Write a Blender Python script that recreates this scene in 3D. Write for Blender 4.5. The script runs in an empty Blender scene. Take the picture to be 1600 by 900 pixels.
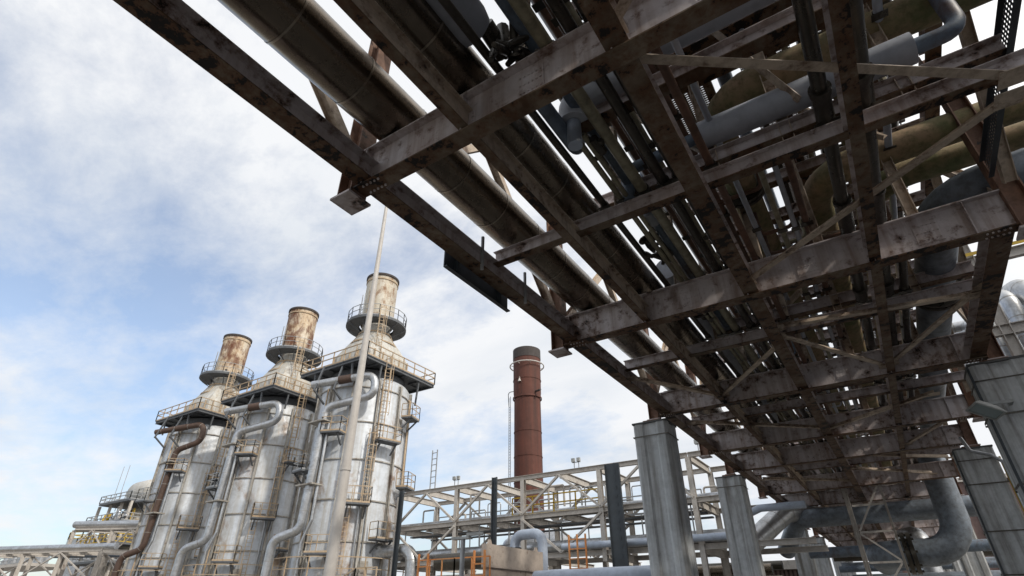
import bpy, math, random
from mathutils import Vector, Matrix
random.seed(7)
R = math.radians
EYE = 1.6                       # all heights below are measured from the eye and lifted by this when a mesh is linked

# ------------------------------------------------------------------ camera, sky, sun, exposure
S = bpy.context.scene
COL = S.collection
cam = bpy.data.cameras.new('camera'); co = bpy.data.objects.new('camera', cam); COL.objects.link(co)
cam.sensor_width = 36; cam.lens = 36 * 842 / 1600; cam.clip_start = 0.05; cam.clip_end = 6000
co.location = (0, 0, EYE)
co.rotation_euler = (R(90 + 31.2), 0, R(33.3))
S.camera = co
S.view_settings.view_transform = 'Standard'; S.view_settings.look = 'None'
S.view_settings.exposure = 0.0; S.view_settings.gamma = 1.0
SUN_AZ, SUN_EL = 104.0, 40.0     # compass angle from +Y towards +X
w = bpy.data.worlds.new('World'); S.world = w; w.use_nodes = True
nt = w.node_tree; nt.nodes.clear()
def N(t, kind, **kw):
    n = t.nodes.new(kind)
    for k, v in kw.items():
        if k.startswith('i_'):
            n.inputs[k[2:].replace('_', ' ')].default_value = v
        else: setattr(n, k, v)
    return n
def math_node(t, op, a, b=None):
    n = t.nodes.new('ShaderNodeMath'); n.operation = op
    for i, v in enumerate((a, b)):
        if v is None: continue
        if isinstance(v, (int, float)): n.inputs[i].default_value = v
        else: t.links.new(v, n.inputs[i])
    return n.outputs[0]
def ramp(t, src, stops, interp='LINEAR'):
    n = t.nodes.new('ShaderNodeValToRGB'); cr = n.color_ramp; cr.interpolation = interp
    while len(cr.elements) < len(stops): cr.elements.new(0.5)
    for e, (p, c) in zip(cr.elements, stops):
        e.position = p; e.color = (c, c, c, 1) if isinstance(c, (int, float)) else (*c, 1)
    t.links.new(src, n.inputs[0]); return n.outputs[0]
def mix(t, fac, a, b, blend='MIX'):
    n = t.nodes.new('ShaderNodeMixRGB'); n.blend_type = blend
    for i, v in enumerate((fac, a, b)):
        if isinstance(v, (int, float)): n.inputs[i].default_value = v
        elif isinstance(v, tuple): n.inputs[i].default_value = (*v, 1)
        else: t.links.new(v, n.inputs[i])
    return n.outputs[0]
tc = N(nt, 'ShaderNodeTexCoord'); sep = N(nt, 'ShaderNodeSeparateXYZ')
nt.links.new(tc.outputs['Generated'], sep.inputs[0])
zz = math_node(nt, 'ADD', math_node(nt, 'MAXIMUM', sep.outputs[2], 0.0), 0.22)
cmb = N(nt, 'ShaderNodeCombineXYZ')
nt.links.new(math_node(nt, 'DIVIDE', sep.outputs[0], zz), cmb.inputs[0])
nt.links.new(math_node(nt, 'DIVIDE', sep.outputs[1], zz), cmb.inputs[1])
mp = N(nt, 'ShaderNodeMapping'); mp.inputs['Location'].default_value = (3.1, 1.7, 0.4); mp.inputs['Rotation'].default_value = (0, 0, R(35)); mp.inputs['Scale'].default_value = (1.0, 1.35, 1)
nt.links.new(cmb.outputs[0], mp.inputs[0])
def noise(t, vec, scale, detail=6, rough=0.6, dist=0.0):
    n = N(t, 'ShaderNodeTexNoise'); n.inputs['Scale'].default_value = scale; n.inputs['Detail'].default_value = detail
    n.inputs['Roughness'].default_value = rough; n.inputs['Distortion'].default_value = dist
    t.links.new(vec, n.inputs['Vector']); return n.outputs[0]
big = noise(nt, mp.outputs[0], 0.9, 3, 0.5, 0.3)
fine = noise(nt, mp.outputs[0], 3.6, 14, 0.64, 0.15)
dens = math_node(nt, 'ADD', math_node(nt, 'MULTIPLY', big, 0.55), math_node(nt, 'MULTIPLY', fine, 0.5))
# more cloud towards the sun and overhead
sd = Vector((math.sin(R(SUN_AZ)) * math.cos(R(SUN_EL)), math.cos(R(SUN_AZ)) * math.cos(R(SUN_EL)), math.sin(R(SUN_EL))))
dp = N(nt, 'ShaderNodeVectorMath', operation='DOT_PRODUCT'); dp.inputs[1].default_value = sd
nt.links.new(tc.outputs['Generated'], dp.inputs[0])
dr = N(nt, 'ShaderNodeVectorMath', operation='DOT_PRODUCT'); dr.inputs[1].default_value = (0.80, 0.1, 0.6)
nt.links.new(tc.outputs['Generated'], dr.inputs[0])
tow = math_node(nt, 'MULTIPLY', math_node(nt, 'ADD', dr.outputs['Value'], 0.22), 0.26)
dens2 = math_node(nt, 'ADD', dens, tow)
cover = ramp(nt, dens2, [(0.38, 0.22), (0.50, 0.62), (0.60, 1.0)])
tone = ramp(nt, noise(nt, mp.outputs[0], 1.5, 8, 0.55, 0.4), [(0.30, (7.4, 7.9, 8.6)), (0.55, (9.3, 9.45, 9.7))])
glow = ramp(nt, dr.outputs['Value'], [(0.45, 0.0), (0.95, 1.0)])
tone2 = mix(nt, glow, tone, (16.0, 15.6, 15.0))
sky = N(nt, 'ShaderNodeTexSky'); sky.sky_type = 'NISHITA'; sky.sun_disc = False
sky.sun_elevation = R(SUN_EL); sky.sun_rotation = R(SUN_AZ); sky.air_density = 1.0; sky.dust_density = 1.0
skyc = mix(nt, 1.0, sky.outputs[0], (1.95, 1.97, 1.99), 'MULTIPLY')
hor = ramp(nt, sep.outputs[2], [(0.0, 0.62), (0.35, 1.0)])
skyc = mix(nt, 1.0, skyc, hor, 'MULTIPLY')
db = N(nt, 'ShaderNodeVectorMath', operation='DOT_PRODUCT'); db.inputs[1].default_value = (-0.94, 0.30, 0.15)
nt.links.new(tc.outputs['Generated'], db.inputs[0])
bank = ramp(nt, math_node(nt, 'ADD', db.outputs['Value'], math_node(nt, 'MULTIPLY', noise(nt, tc.outputs['Generated'], 7.0, 8, 0.6), 0.10)), [(1.028, 0.0), (1.052, 0.75)])
bg = N(nt, 'ShaderNodeBackground'); bg.inputs[1].default_value = 0.10
nt.links.new(mix(nt, bank, mix(nt, cover, skyc, tone2), (5.0, 5.5, 6.3)), bg.inputs[0])
wo = N(nt, 'ShaderNodeOutputWorld'); nt.links.new(bg.outputs[0], wo.inputs[0])
sun = bpy.data.lights.new('sun', 'SUN'); sun.energy = 2.4; sun.angle = R(3); sun.color = (1.0, 0.93, 0.82)
so = bpy.data.objects.new('sun', sun); COL.objects.link(so); so.location = (60, 10, 60)
so.rotation_euler = sd.to_track_quat('Z', 'Y').to_euler()

# ------------------------------------------------------------------ materials
def grime(name, base, rough=0.6, metal=0.0, base2=None, dirt=(0.03, 0.025, 0.02), dirt_amt=0.35, rust=(0.11, 0.045, 0.018), rust_amt=0.0,
          flake=0.0, streak=0.0, streak_col=None, scale=1.0, bump=0.02, grain=(1, 1, 1), spec=0.5):
    """weathered surface in world space: tone variation, dirt clouds, vertical streaks, rust bloom, dark bare flakes"""
    m = bpy.data.materials.new(name); m.use_nodes = True; t = m.node_tree; t.nodes.clear()
    geo = N(t, 'ShaderNodeNewGeometry'); out = N(t, 'ShaderNodeOutputMaterial'); p = N(t, 'ShaderNodeBsdfPrincipled')
    t.links.new(p.outputs[0], out.inputs[0])
    def mapped(s):
        q = N(t, 'ShaderNodeMapping'); q.inputs['Scale'].default_value = s; t.links.new(geo.outputs['Position'], q.inputs[0]); return q.outputs[0]
    pos = mapped(tuple(g * scale for g in grain))
    n1 = noise(t, pos, 1.1, 8, 0.65)
    c = mix(t, ramp(t, n1, [(0.35, 0.0), (0.65, 1.0)]), base, base2 or tuple(x * 0.78 for x in base))
    n2 = noise(t, pos, 5.5, 10, 0.7)
    c = mix(t, math_node(t, 'MULTIPLY', ramp(t, n2, [(0.45, 0.0), (0.75, 1.0)]), dirt_amt), c, dirt)
    rgh = rough
    if streak:
        ns = noise(t, mapped((3.2 * scale, 3.2 * scale, 0.16 * scale)), 1.6, 6, 0.62)
        c = mix(t, math_node(t, 'MULTIPLY', ramp(t, ns, [(0.45, 0.0), (0.68, 1.0)]), streak), c, streak_col or dirt)
    if rust_amt:
        nr = noise(t, mapped((0.9 * scale, 0.9 * scale, 0.55 * scale)), 1.0, 12, 0.7, 0.4)
        a = 0.62 - 0.22 * rust_amt
        fr = ramp(t, nr, [(a, 0.0), (a + 0.10, 0.75), (a + 0.2, 1.0)])
        c = mix(t, fr, c, mix(t, n2, rust, tuple(x * 0.35 for x in rust)))
    if flake:
        nf = math_node(t, 'ADD', math_node(t, 'MULTIPLY', noise(t, mapped((1.0 * scale,) * 3), 5.2, 12, 0.68, 0.1), 0.68), math_node(t, 'MULTIPLY', noise(t, mapped((0.55 * scale,) * 3), 1.0, 4, 0.6), 0.34))
        a = 0.655 - 0.11 * flake
        c = mix(t, ramp(t, nf, [(a - 0.09, 0.0), (a, 0.85)]), c, (0.105, 0.050, 0.026))
        ff = ramp(t, nf, [(a, 0.0), (a + 0.02, 1.0)])
        c = mix(t, ff, c, (0.020, 0.017, 0.016))
    t.links.new(c, p.inputs['Base Color'])
    p.inputs['Metallic'].default_value = metal
    t.links.new(math_node(t, 'ADD', math_node(t, 'MULTIPLY', n2, 0.35), rough - 0.17), p.inputs['Roughness'])
    p.inputs['Specular IOR Level'].default_value = spec
    if bump:
        b = N(t, 'ShaderNodeBump'); b.inputs['Strength'].default_value = 0.35; b.inputs['Distance'].default_value = bump
        t.links.new(n2, b.inputs['Height']); t.links.new(b.outputs[0], p.inputs['Normal'])
    return m
M = {}
M['steel'] = grime('steel_paint', (0.60, 0.56, 0.57), 0.52, base2=(0.50, 0.44, 0.43), dirt=(0.17, 0.11, 0.08), dirt_amt=0.30, rust=(0.16, 0.07, 0.03), rust_amt=0.16, flake=0.36, streak=0.6, streak_col=(0.19, 0.105, 0.058), spec=0.3)
M['flange'] = grime('corroded_shaded_flange', (0.21, 0.160, 0.115), 0.65, base2=(0.125, 0.092, 0.064), dirt=(0.05, 0.028, 0.018), dirt_amt=0.6, rust=(0.10, 0.045, 0.02), rust_amt=0.5, flake=1.0, spec=0.2)  # rust and flakes, with the underside's shade also painted into the dark brown
M['brace'] = grime('brace_paint', (0.58, 0.48, 0.38), 0.6, base2=(0.44, 0.35, 0.27), dirt=(0.06, 0.035, 0.02), dirt_amt=0.6, rust_amt=0.4, flake=0.35)
M['post'] = grime('rusty_post', (0.26, 0.13, 0.075), 0.7, base2=(0.20, 0.12, 0.09), dirt_amt=0.6, rust_amt=0.6, flake=0.4)
M['clad'] = grime('pipe_cladding', (0.215, 0.175, 0.135), 0.26, 0.95, base2=(0.15, 0.122, 0.095), dirt=(0.06, 0.048, 0.035), dirt_amt=0.35, scale=0.8, bump=0)
M['seam'] = grime('cladding_seam', (0.40, 0.34, 0.27), 0.32, 0.9, dirt_amt=0.5, bump=0)
M['ins'] = grime('grey_insulation', (0.42, 0.44, 0.49), 0.5, base2=(0.36, 0.38, 0.43), dirt_amt=0.25, bump=0.004)
M['pale'] = grime('pale_insulation', (0.48, 0.50, 0.54), 0.5, base2=(0.42, 0.44, 0.48), dirt_amt=0.2, bump=0.004)
M['blue'] = grime('blue_grey_pipe', (0.17, 0.22, 0.29), 0.5, base2=(0.11, 0.14, 0.18), dirt_amt=0.6, rust_amt=0.3)
M['olive'] = grime('olive_pipe', (0.36, 0.33, 0.23), 0.45, 0.3, base2=(0.24, 0.215, 0.145), dirt_amt=0.7)
M['bare'] = grime('dark_pipe', (0.10, 0.09, 0.075), 0.3, 0.7, base2=(0.06, 0.054, 0.046), dirt_amt=0.5)
M['brown'] = grime('brown_pipe', (0.20, 0.10, 0.06), 0.6, base2=(0.11, 0.06, 0.04), dirt_amt=0.6)
M['moss'] = grime('mossy_pipe', (0.40, 0.27, 0.165), 0.75, base2=(0.16, 0.165, 0.07), dirt=(0.045, 0.055, 0.018), dirt_amt=0.75, scale=1.3)
M['silver'] = grime('silver_jacket', (0.55, 0.57, 0.60), 0.36, 0.85, base2=(0.40, 0.41, 0.42), dirt=(0.10, 0.085, 0.07), dirt_amt=0.5, bump=0.006)
M['duct'] = grime('grey_duct', (0.24, 0.28, 0.33), 0.45, 0.35, base2=(0.13, 0.15, 0.175), dirt=(0.05, 0.045, 0.04), dirt_amt=0.7)
M['grate'] = grime('grating', (0.09, 0.08, 0.075), 0.6, 0.3, dirt_amt=0.5, bump=0)
M['tray'] = grime('dark_tray', (0.05, 0.06, 0.07), 0.5, 0.3, dirt_amt=0.3, bump=0)
M['concrete'] = grime('stained_concrete', (0.54, 0.56, 0.575), 0.85, base2=(0.43, 0.45, 0.465), dirt=(0.14, 0.135, 0.125), dirt_amt=0.4, streak=0.75, streak_col=(0.13, 0.115, 0.095), scale=0.9, bump=0.012)
M['tar'] = grime('dark_stain', (0.10, 0.10, 0.10), 0.8, dirt_amt=0.6)
M['ground'] = grime('yard_concrete', (0.30, 0.285, 0.26), 0.9, base2=(0.23, 0.218, 0.20), dirt_amt=0.3, scale=0.25)
M['asphalt'] = grime('asphalt', (0.16, 0.152, 0.142), 0.9, dirt_amt=0.3, scale=0.5)
M['paint'] = grime('road_paint', (0.7, 0.7, 0.66), 0.8, dirt_amt=0.4)
M['shell'] = grime('vessel_sheet', (0.63, 0.67, 0.725), 0.5, 0.1, base2=(0.50, 0.54, 0.595), dirt=(0.22, 0.20, 0.17), dirt_amt=0.45, streak=0.55, streak_col=(0.33, 0.29, 0.22), rust=(0.36, 0.19, 0.06), rust_amt=0.30, scale=0.45, bump=0.02)
M['rib'] = grime('vessel_rib', (0.46, 0.45, 0.42), 0.6, 0.1, base2=(0.30, 0.27, 0.235), dirt=(0.09, 0.07, 0.05), dirt_amt=0.6, rust_amt=0.25)
M['stack1'] = grime('stack_pale', (0.60, 0.57, 0.50), 0.6, 0.1, base2=(0.52, 0.47, 0.38), rust=(0.30, 0.13, 0.045), rust_amt=0.45, scale=1.1, streak=0.4, streak_col=(0.35, 0.22, 0.10), dirt_amt=0.3)
M['stack2'] = grime('stack_rusty', (0.68, 0.62, 0.52), 0.65, 0.1, base2=(0.55, 0.41, 0.25), rust=(0.19, 0.065, 0.028), rust_amt=0.78, scale=1.05, streak=0.5, streak_col=(0.32, 0.17, 0.07), dirt_amt=0.35)
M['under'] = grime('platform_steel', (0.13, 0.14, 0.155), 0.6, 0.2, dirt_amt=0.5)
M['rail'] = grime('tan_rail', (0.50, 0.40, 0.29), 0.6, base2=(0.42, 0.30, 0.18), dirt_amt=0.4, bump=0)
M['grail'] = grime('grey_rail', (0.40, 0.41, 0.42), 0.5, 0.4, dirt_amt=0.3, bump=0)
M['orange'] = grime('orange_rail', (0.72, 0.24, 0.05), 0.55, base2=(0.60, 0.30, 0.12), dirt_amt=0.25, bump=0)
M['truss'] = grime('truss_paint', (0.52, 0.49, 0.455), 0.65, base2=(0.44, 0.41, 0.375), dirt=(0.14, 0.10, 0.07), dirt_amt=0.4, rust_amt=0.1)
M['chim'] = grime('chimney_rust', (0.125, 0.040, 0.026), 0.75, base2=(0.095, 0.032, 0.022), dirt=(0.03, 0.02, 0.018), dirt_amt=0.25, streak=0.8, streak_col=(0.05, 0.022, 0.017), scale=0.35)
M['chim_dark'] = grime('chimney_soot', (0.06, 0.05, 0.048), 0.8, dirt_amt=0.4)
M['mast'] = grime('mast_paint', (0.56, 0.53, 0.50), 0.5, base2=(0.50, 0.47, 0.44), dirt_amt=0.2, bump=0)
M['beige'] = grime('beige_panel', (0.45, 0.39, 0.34), 0.6, base2=(0.40, 0.345, 0.30), dirt=(0.10, 0.08, 0.07), dirt_amt=0.35, flake=0.1)
M['shed'] = grime('brown_cladding', (0.17, 0.11, 0.10), 0.7, dirt_amt=0.3)
M['lblue'] = grime('light_blue_pipe', (0.40, 0.46, 0.56), 0.45, base2=(0.34, 0.39, 0.47), dirt_amt=0.3)
M['yellow'] = grime('yellow_paint', (0.55, 0.36, 0.03), 0.6, dirt_amt=0.4, bump=0)
M['rustpipe'] = grime('rust_brown_pipe', (0.095, 0.056, 0.040), 0.6, base2=(0.065, 0.038, 0.028), dirt_amt=0.5)
M['hood'] = grime('hood_sheet', (0.60, 0.60, 0.58), 0.55, 0.1, base2=(0.50, 0.49, 0.45), dirt=(0.2, 0.17, 0.13), dirt_amt=0.4, streak=0.5, streak_col=(0.36, 0.27, 0.16), rust_amt=0.25, scale=0.6)
M['lamp'] = grime('lamp_housing', (0.42, 0.43, 0.42), 0.5, 0.3, dirt_amt=0.4, bump=0)
def glassy():
    m = bpy.data.materials.new('lamp_glass'); m.use_nodes = True; p = m.node_tree.nodes['Principled BSDF']
    p.inputs['Base Color'].default_value = (0.22, 0.27, 0.28, 1); p.inputs['Roughness'].default_value = 0.10; return m
M['glass'] = glassy()

# ------------------------------------------------------------------ mesh tools
class MB:
    def __init__(s): s.v = []; s.f = []; s.sm = []; s.low = set()
    def add(s, vs, fs, smooth=False):
        o = len(s.v); s.v += [Vector(p) for p in vs]
        for f in fs: s.f.append([i + o for i in f]); s.sm.append(smooth)
        return s
    def extrude(s, prof, p0, p1, up=(0, 0, 1)):
        p0, p1 = Vector(p0), Vector(p1); d = (p1 - p0).normalized(); up = Vector(up)
        if abs(d.dot(up)) > 0.98: up = Vector((0, 1, 0)) if abs(d.y) < 0.9 else Vector((1, 0, 0))
        x = d.cross(up).normalized(); y = x.cross(d).normalized(); n = len(prof)
        vs = [p + x * a + y * b for p in (p0, p1) for a, b in prof]
        fs = [[i, (i + 1) % n, n + (i + 1) % n, n + i] for i in range(n)]
        return s.add(vs, fs + [list(range(n))[::-1], list(range(n, 2 * n))])
    def box(s, a, b):
        (x0, y0, z0), (x1, y1, z1) = a, b
        return s.extrude([(-(x1 - x0) / 2, 0), ((x1 - x0) / 2, 0), ((x1 - x0) / 2, z1 - z0), (-(x1 - x0) / 2, z1 - z0)], ((x0 + x1) / 2, y0, z0), ((x0 + x1) / 2, y1, z0))
    def bar(s, p0, p1, w, h=None, up=(0, 0, 1)):
        h = h or w
        return s.extrude([(-w / 2, -h / 2), (w / 2, -h / 2), (w / 2, h / 2), (-w / 2, h / 2)], p0, p1, up)
    def ibeam(s, p0, p1, h, b, tf=0.022, tw=0.016, up=(0, 0, 1), base=True):
        """I section; the line p0-p1 runs along the underside of its lower flange (base) or along its centre"""
        y0 = 0 if base else -h / 2; y1 = y0 + h; B = b / 2; W = tw / 2; k = len(s.f)
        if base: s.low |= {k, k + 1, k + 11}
        return s.extrude([(-B, y0), (B, y0), (B, y0 + tf), (W, y0 + tf), (W, y1 - tf), (B, y1 - tf), (B, y1), (-B, y1), (-B, y1 - tf), (-W, y1 - tf), (-W, y0 + tf), (-B, y0 + tf)], p0, p1, up)
    def angle(s, p0, p1, a, t=0.015, up=(0, 0, 1)):
        return s.extrude([(-a / 2, -a / 2), (a / 2, -a / 2), (a / 2, -a / 2 + t), (-a / 2 + t, -a / 2 + t), (-a / 2 + t, a / 2), (-a / 2, a / 2)], p0, p1, up)
    def sweep(s, pts, r, seg=14, caps=True):
        """round tube along pts; r a number or one per point"""
        pts = [Vector(p) for p in pts]; n = len(pts)
        rr = r if isinstance(r, (list, tuple)) else [r] * n
        t0 = (pts[1] - pts[0]).normalized(); u = t0.orthogonal().normalized(); rings = []
        for i, p in enumerate(pts):
            t = ((pts[min(i + 1, n - 1)] - p).normalized() + (p - pts[max(i - 1, 0)]).normalized()).normalized()
            u = (u - t * u.dot(t)).normalized(); v = t.cross(u)
            rings.append([p + (u * math.cos(2 * math.pi * k / seg) + v * math.sin(2 * math.pi * k / seg)) * rr[i] for k in range(seg)])
        o = len(s.v)
        for ring in rings: s.v += ring
        for i in range(n - 1):
            for k in range(seg):
                s.f.append([o + i * seg + k, o + i * seg + (k + 1) % seg, o + (i + 1) * seg + (k + 1) % seg, o + (i + 1) * seg + k]); s.sm.append(True)
        if caps:
            s.f.append([o + k for k in range(seg)][::-1]); s.sm.append(False)
            s.f.append([o + (n - 1) * seg + k for k in range(seg)]); s.sm.append(False)
        return s
    def lathe(s, c, prof, seg=32, sm=True, a0=0.0, a1=360.0):
        """surface of revolution about a vertical axis; prof = (radius, height) from bottom to top"""
        c = Vector(c); full = a1 - a0 >= 359.9; k = seg if full else seg + 1; o = len(s.v)
        for r, z in prof:
            for i in range(k):
                a = R(a0 + (a1 - a0) * i / seg); s.v.append(c + Vector((r * math.cos(a), r * math.sin(a), z)))
        for j in range(len(prof) - 1):
            for i in range(seg):
                i2 = (i + 1) % k
                s.f.append([o + j * k + i, o + j * k + i2, o + (j + 1) * k + i2, o + (j + 1) * k + i]); s.sm.append(sm)
        return s
    def build(s, name, mat, parent=None):
        me = bpy.data.meshes.new(name); org = Vector((0, 0, 0))
        if parent is not None:
            org = parent['_org'] if '_org' in parent else Vector((0, 0, 0)); org = Vector(org)
        else:
            xs = [v.x for v in s.v]; ys = [v.y for v in s.v]; zs = [v.z for v in s.v]
            org = Vector(((min(xs) + max(xs)) / 2, (min(ys) + max(ys)) / 2, min(zs) + EYE))
        lift = Vector((0, 0, EYE)) - org
        me.from_pydata([v + lift for v in s.v], [], s.f)
        me.polygons.foreach_set('use_smooth', s.sm); me.update()
        if any(s.sm):
            try: me.set_sharp_from_angle(angle=R(42))
            except Exception: pass
        o = bpy.data.objects.new(name, me); COL.objects.link(o); me.materials.append(mat)
        if parent is not None: o.parent = parent
        else: o.location = org
        ORG[o.name] = org
        return o
ORG = {}
def sub(name, mb, mat, parent_part):
    """a sub-part: its mesh shares the origin of the thing it belongs to"""
    root = parent_part.parent or parent_part
    org = ORG[root.name]
    me = bpy.data.meshes.new(name); lift = Vector((0, 0, EYE)) - org
    me.from_pydata([v + lift for v in mb.v], [], mb.f); me.polygons.foreach_set('use_smooth', mb.sm); me.update()
    if any(mb.sm): me.set_sharp_from_angle(angle=R(42))
    me.materials.append(mat)
    o = bpy.data.objects.new(name, me); COL.objects.link(o); o.parent = parent_part; return o
def part(name, mb, mat, root, label=None):
    org = ORG[root.name]
    me = bpy.data.meshes.new(name); lift = Vector((0, 0, EYE)) - org
    me.from_pydata([v + lift for v in mb.v], [], mb.f); me.polygons.foreach_set('use_smooth', mb.sm); me.update()
    if any(mb.sm): me.set_sharp_from_angle(angle=R(42))
    me.materials.append(mat)
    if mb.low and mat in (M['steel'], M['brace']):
        me.materials.append(M['flange']); me.polygons.foreach_set('material_index', [1 if i in mb.low else 0 for i in range(len(mb.f))])  # lower flange faces take the corroded brown with underside shade painted in
    o = bpy.data.objects.new(name, me); COL.objects.link(o); o.parent = root
    if label: o['label'] = label
    return o
def tag(o, label, cat, group=None):
    o['label'] = label; o['category'] = cat
    if group: o['group'] = group
    return o
def thing(name, label, cat, loc, group=None):
    o = bpy.data.objects.new(name, None); COL.objects.link(o); o.empty_display_size = 0.3
    o.location = Vector(loc) + Vector((0, 0, EYE)); ORG[o.name] = o.location.copy()
    return tag(o, label, cat, group)
def copy_tree(o, parent=None):
    c = o.copy(); COL.objects.link(c)
    if parent is not None: c.parent = parent
    for ch in list(o.children): copy_tree(ch, c)
    return c
def fillet(pts, rad, n=6):
    """polyline with its corners rounded, as pipe elbows"""
    pts = [Vector(p) for p in pts]; out = [pts[0]]
    for i in range(1, len(pts) - 1):
        a, b, c = pts[i - 1], pts[i], pts[i + 1]; d1 = (a - b); d2 = (c - b); L1, L2 = d1.length, d2.length; d1.normalize(); d2.normalize()
        ang = d1.angle(d2)
        if ang > 3.1: out.append(b); continue
        cut = min(rad / math.tan(ang / 2), L1 * 0.49, L2 * 0.49); r = cut * math.tan(ang / 2)
        bis = (d1 + d2).normalized(); cen = b + bis * (r / math.sin(ang / 2))
        s0 = b + d1 * cut - cen; s1 = b + d2 * cut - cen; tot = s0.angle(s1)
        for k in range(n + 1):
            f = k / n; out.append(cen + (s0 * math.sin((1 - f) * tot) + s1 * math.sin(f * tot)) / math.sin(tot))
    out.append(pts[-1]); return out
def along(pts, step):
    """points and directions every step metres along a polyline"""
    acc = step * 0.5; res = []
    for a, b in zip(pts, pts[1:]):
        a, b = Vector(a), Vector(b); L = (b - a).length
        while acc <= L and L > 0:
            res.append((a + (b - a) * (acc / L), (b - a).normalized())); acc += step
        acc -= L
    return res
def org_of(o):
    while o.parent is not None: o = o.parent
    return ORG[o.name]
def add_faces(me, q, org, mat):
    """cladding joints go into the pipe's own mesh, with their own material slot"""
    import numpy as np
    n0 = len(me.vertices); p0 = len(me.polygons); lift = Vector((0, 0, EYE)) - org
    vs = [v.co.copy() for v in me.vertices] + [v + lift for v in q.v]
    fs = [list(p.vertices) for p in me.polygons] + [[i + n0 for i in f] for f in q.f]
    sm = [p.use_smooth for p in me.polygons] + q.sm
    me.clear_geometry(); me.from_pydata(vs, [], fs); me.polygons.foreach_set('use_smooth', sm); me.materials.append(mat)
    me.polygons.foreach_set('material_index', [0] * p0 + [1] * (len(fs) - p0)); me.update(); me.set_sharp_from_angle(angle=R(42))
def pipe(name, label, pts, r, mat, cat='pipe', group=None, bend=None, seam=None, seam_mat=None, seg=14, flanges=(), parent=None):
    """a run of pipe with elbows, optional cladding seams and bolted flanges"""
    path = fillet(pts, bend or r * 2.6) if len(pts) > 2 else [Vector(p) for p in pts]
    mb = MB().sweep(path, r, seg)
    if parent is None:
        o = mb.build(name, mat); tag(o, label, cat, group); mk = lambda n, m, mt: part(n, m, mt, o)
    else:
        o = part(name, mb, mat, parent); mk = lambda n, m, mt: sub(n, m, mt, o)
    if seam:
        q = MB()
        for p, d in along(path, seam): q.sweep([p - d * 0.014, p + d * 0.014], r * 1.016, seg, False)
        me = o.data; add_faces(me, q, (org_of(o)), seam_mat or mat)
    for p, d in flanges:
        p = Vector(p); d = Vector(d).normalized(); q = MB().sweep([p - d * r * 0.35, p - d * r * 0.05], r * 1.5, seg); q.sweep([p + d * r * 0.05, p + d * r * 0.35], r * 1.5, seg)
        u = d.orthogonal().normalized(); v = d.cross(u)
        for k in range(8):
            c = p + (u * math.cos(k * .785) + v * math.sin(k * .785)) * r * 1.28; q.sweep([c - d * r * 0.5, c + d * r * 0.5], r * 0.09, 6)
        mk('flange', q, M['bare'])
    return o
def structure(name, mb, mat):
    o = mb.build(name, mat); o['kind'] = 'structure'; o['label'] = name.replace('_', ' '); return o

# ------------------------------------------------------------------ ground
G = -EYE
structure('ground', MB().add([(-3000, -3000, G), (3000, -3000, G), (3000, 3000, G), (-3000, 3000, G)], [[0, 1, 2, 3]]), M['ground'])
structure('road', MB().add([(-200, -4.0, G + .004), (200, -4.0, G + .004), (200, 12.0, G + .004), (-200, 12.0, G + .004)], [[0, 1, 2, 3]]), M['asphalt'])

# ------------------------------------------------------------------ the overhead steel rack
XL, XR = -4.9, 2.72
FR = [-2.4, 3.61, 9.63, 15.45, 20.55, 24.1, 30.2, 34.8, 39.85, 44.0, 48.3, 54.0, 61.0, 69.0]
JO = [0.6, 6.59, 12.45, 18.05, 27.2]
rack = thing('pipe_rack', 'rusty pale steel pipe rack crossing overhead on concrete columns', 'pipe rack', (-1.1, 3.58, 4.9))
Z0, DB = 5.0, 0.68
for i, y in enumerate(FR):
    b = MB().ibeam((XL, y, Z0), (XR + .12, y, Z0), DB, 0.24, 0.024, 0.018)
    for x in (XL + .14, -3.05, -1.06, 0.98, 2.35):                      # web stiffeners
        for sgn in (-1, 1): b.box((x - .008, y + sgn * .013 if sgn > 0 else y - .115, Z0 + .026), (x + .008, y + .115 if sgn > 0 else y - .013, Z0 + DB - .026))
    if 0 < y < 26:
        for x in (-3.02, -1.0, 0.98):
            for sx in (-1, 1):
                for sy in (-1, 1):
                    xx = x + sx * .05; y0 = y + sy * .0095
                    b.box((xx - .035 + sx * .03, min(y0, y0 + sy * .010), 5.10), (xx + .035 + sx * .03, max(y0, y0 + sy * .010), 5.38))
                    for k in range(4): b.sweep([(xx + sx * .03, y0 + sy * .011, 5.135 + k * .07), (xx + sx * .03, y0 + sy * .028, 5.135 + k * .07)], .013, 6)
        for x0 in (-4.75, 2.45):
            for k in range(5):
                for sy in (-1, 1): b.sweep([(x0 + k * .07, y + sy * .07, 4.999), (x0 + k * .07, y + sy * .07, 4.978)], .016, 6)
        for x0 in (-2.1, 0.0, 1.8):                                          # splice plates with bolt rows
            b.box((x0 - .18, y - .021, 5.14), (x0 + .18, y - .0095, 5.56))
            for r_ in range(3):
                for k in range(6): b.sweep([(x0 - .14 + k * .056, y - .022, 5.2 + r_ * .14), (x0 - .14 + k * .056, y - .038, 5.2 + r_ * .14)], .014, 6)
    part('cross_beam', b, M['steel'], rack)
for y in JO + [32.5, 37.3, 42, 46]:
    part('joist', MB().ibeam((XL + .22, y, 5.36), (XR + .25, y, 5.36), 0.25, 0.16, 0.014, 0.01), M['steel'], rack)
ends = FR
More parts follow.
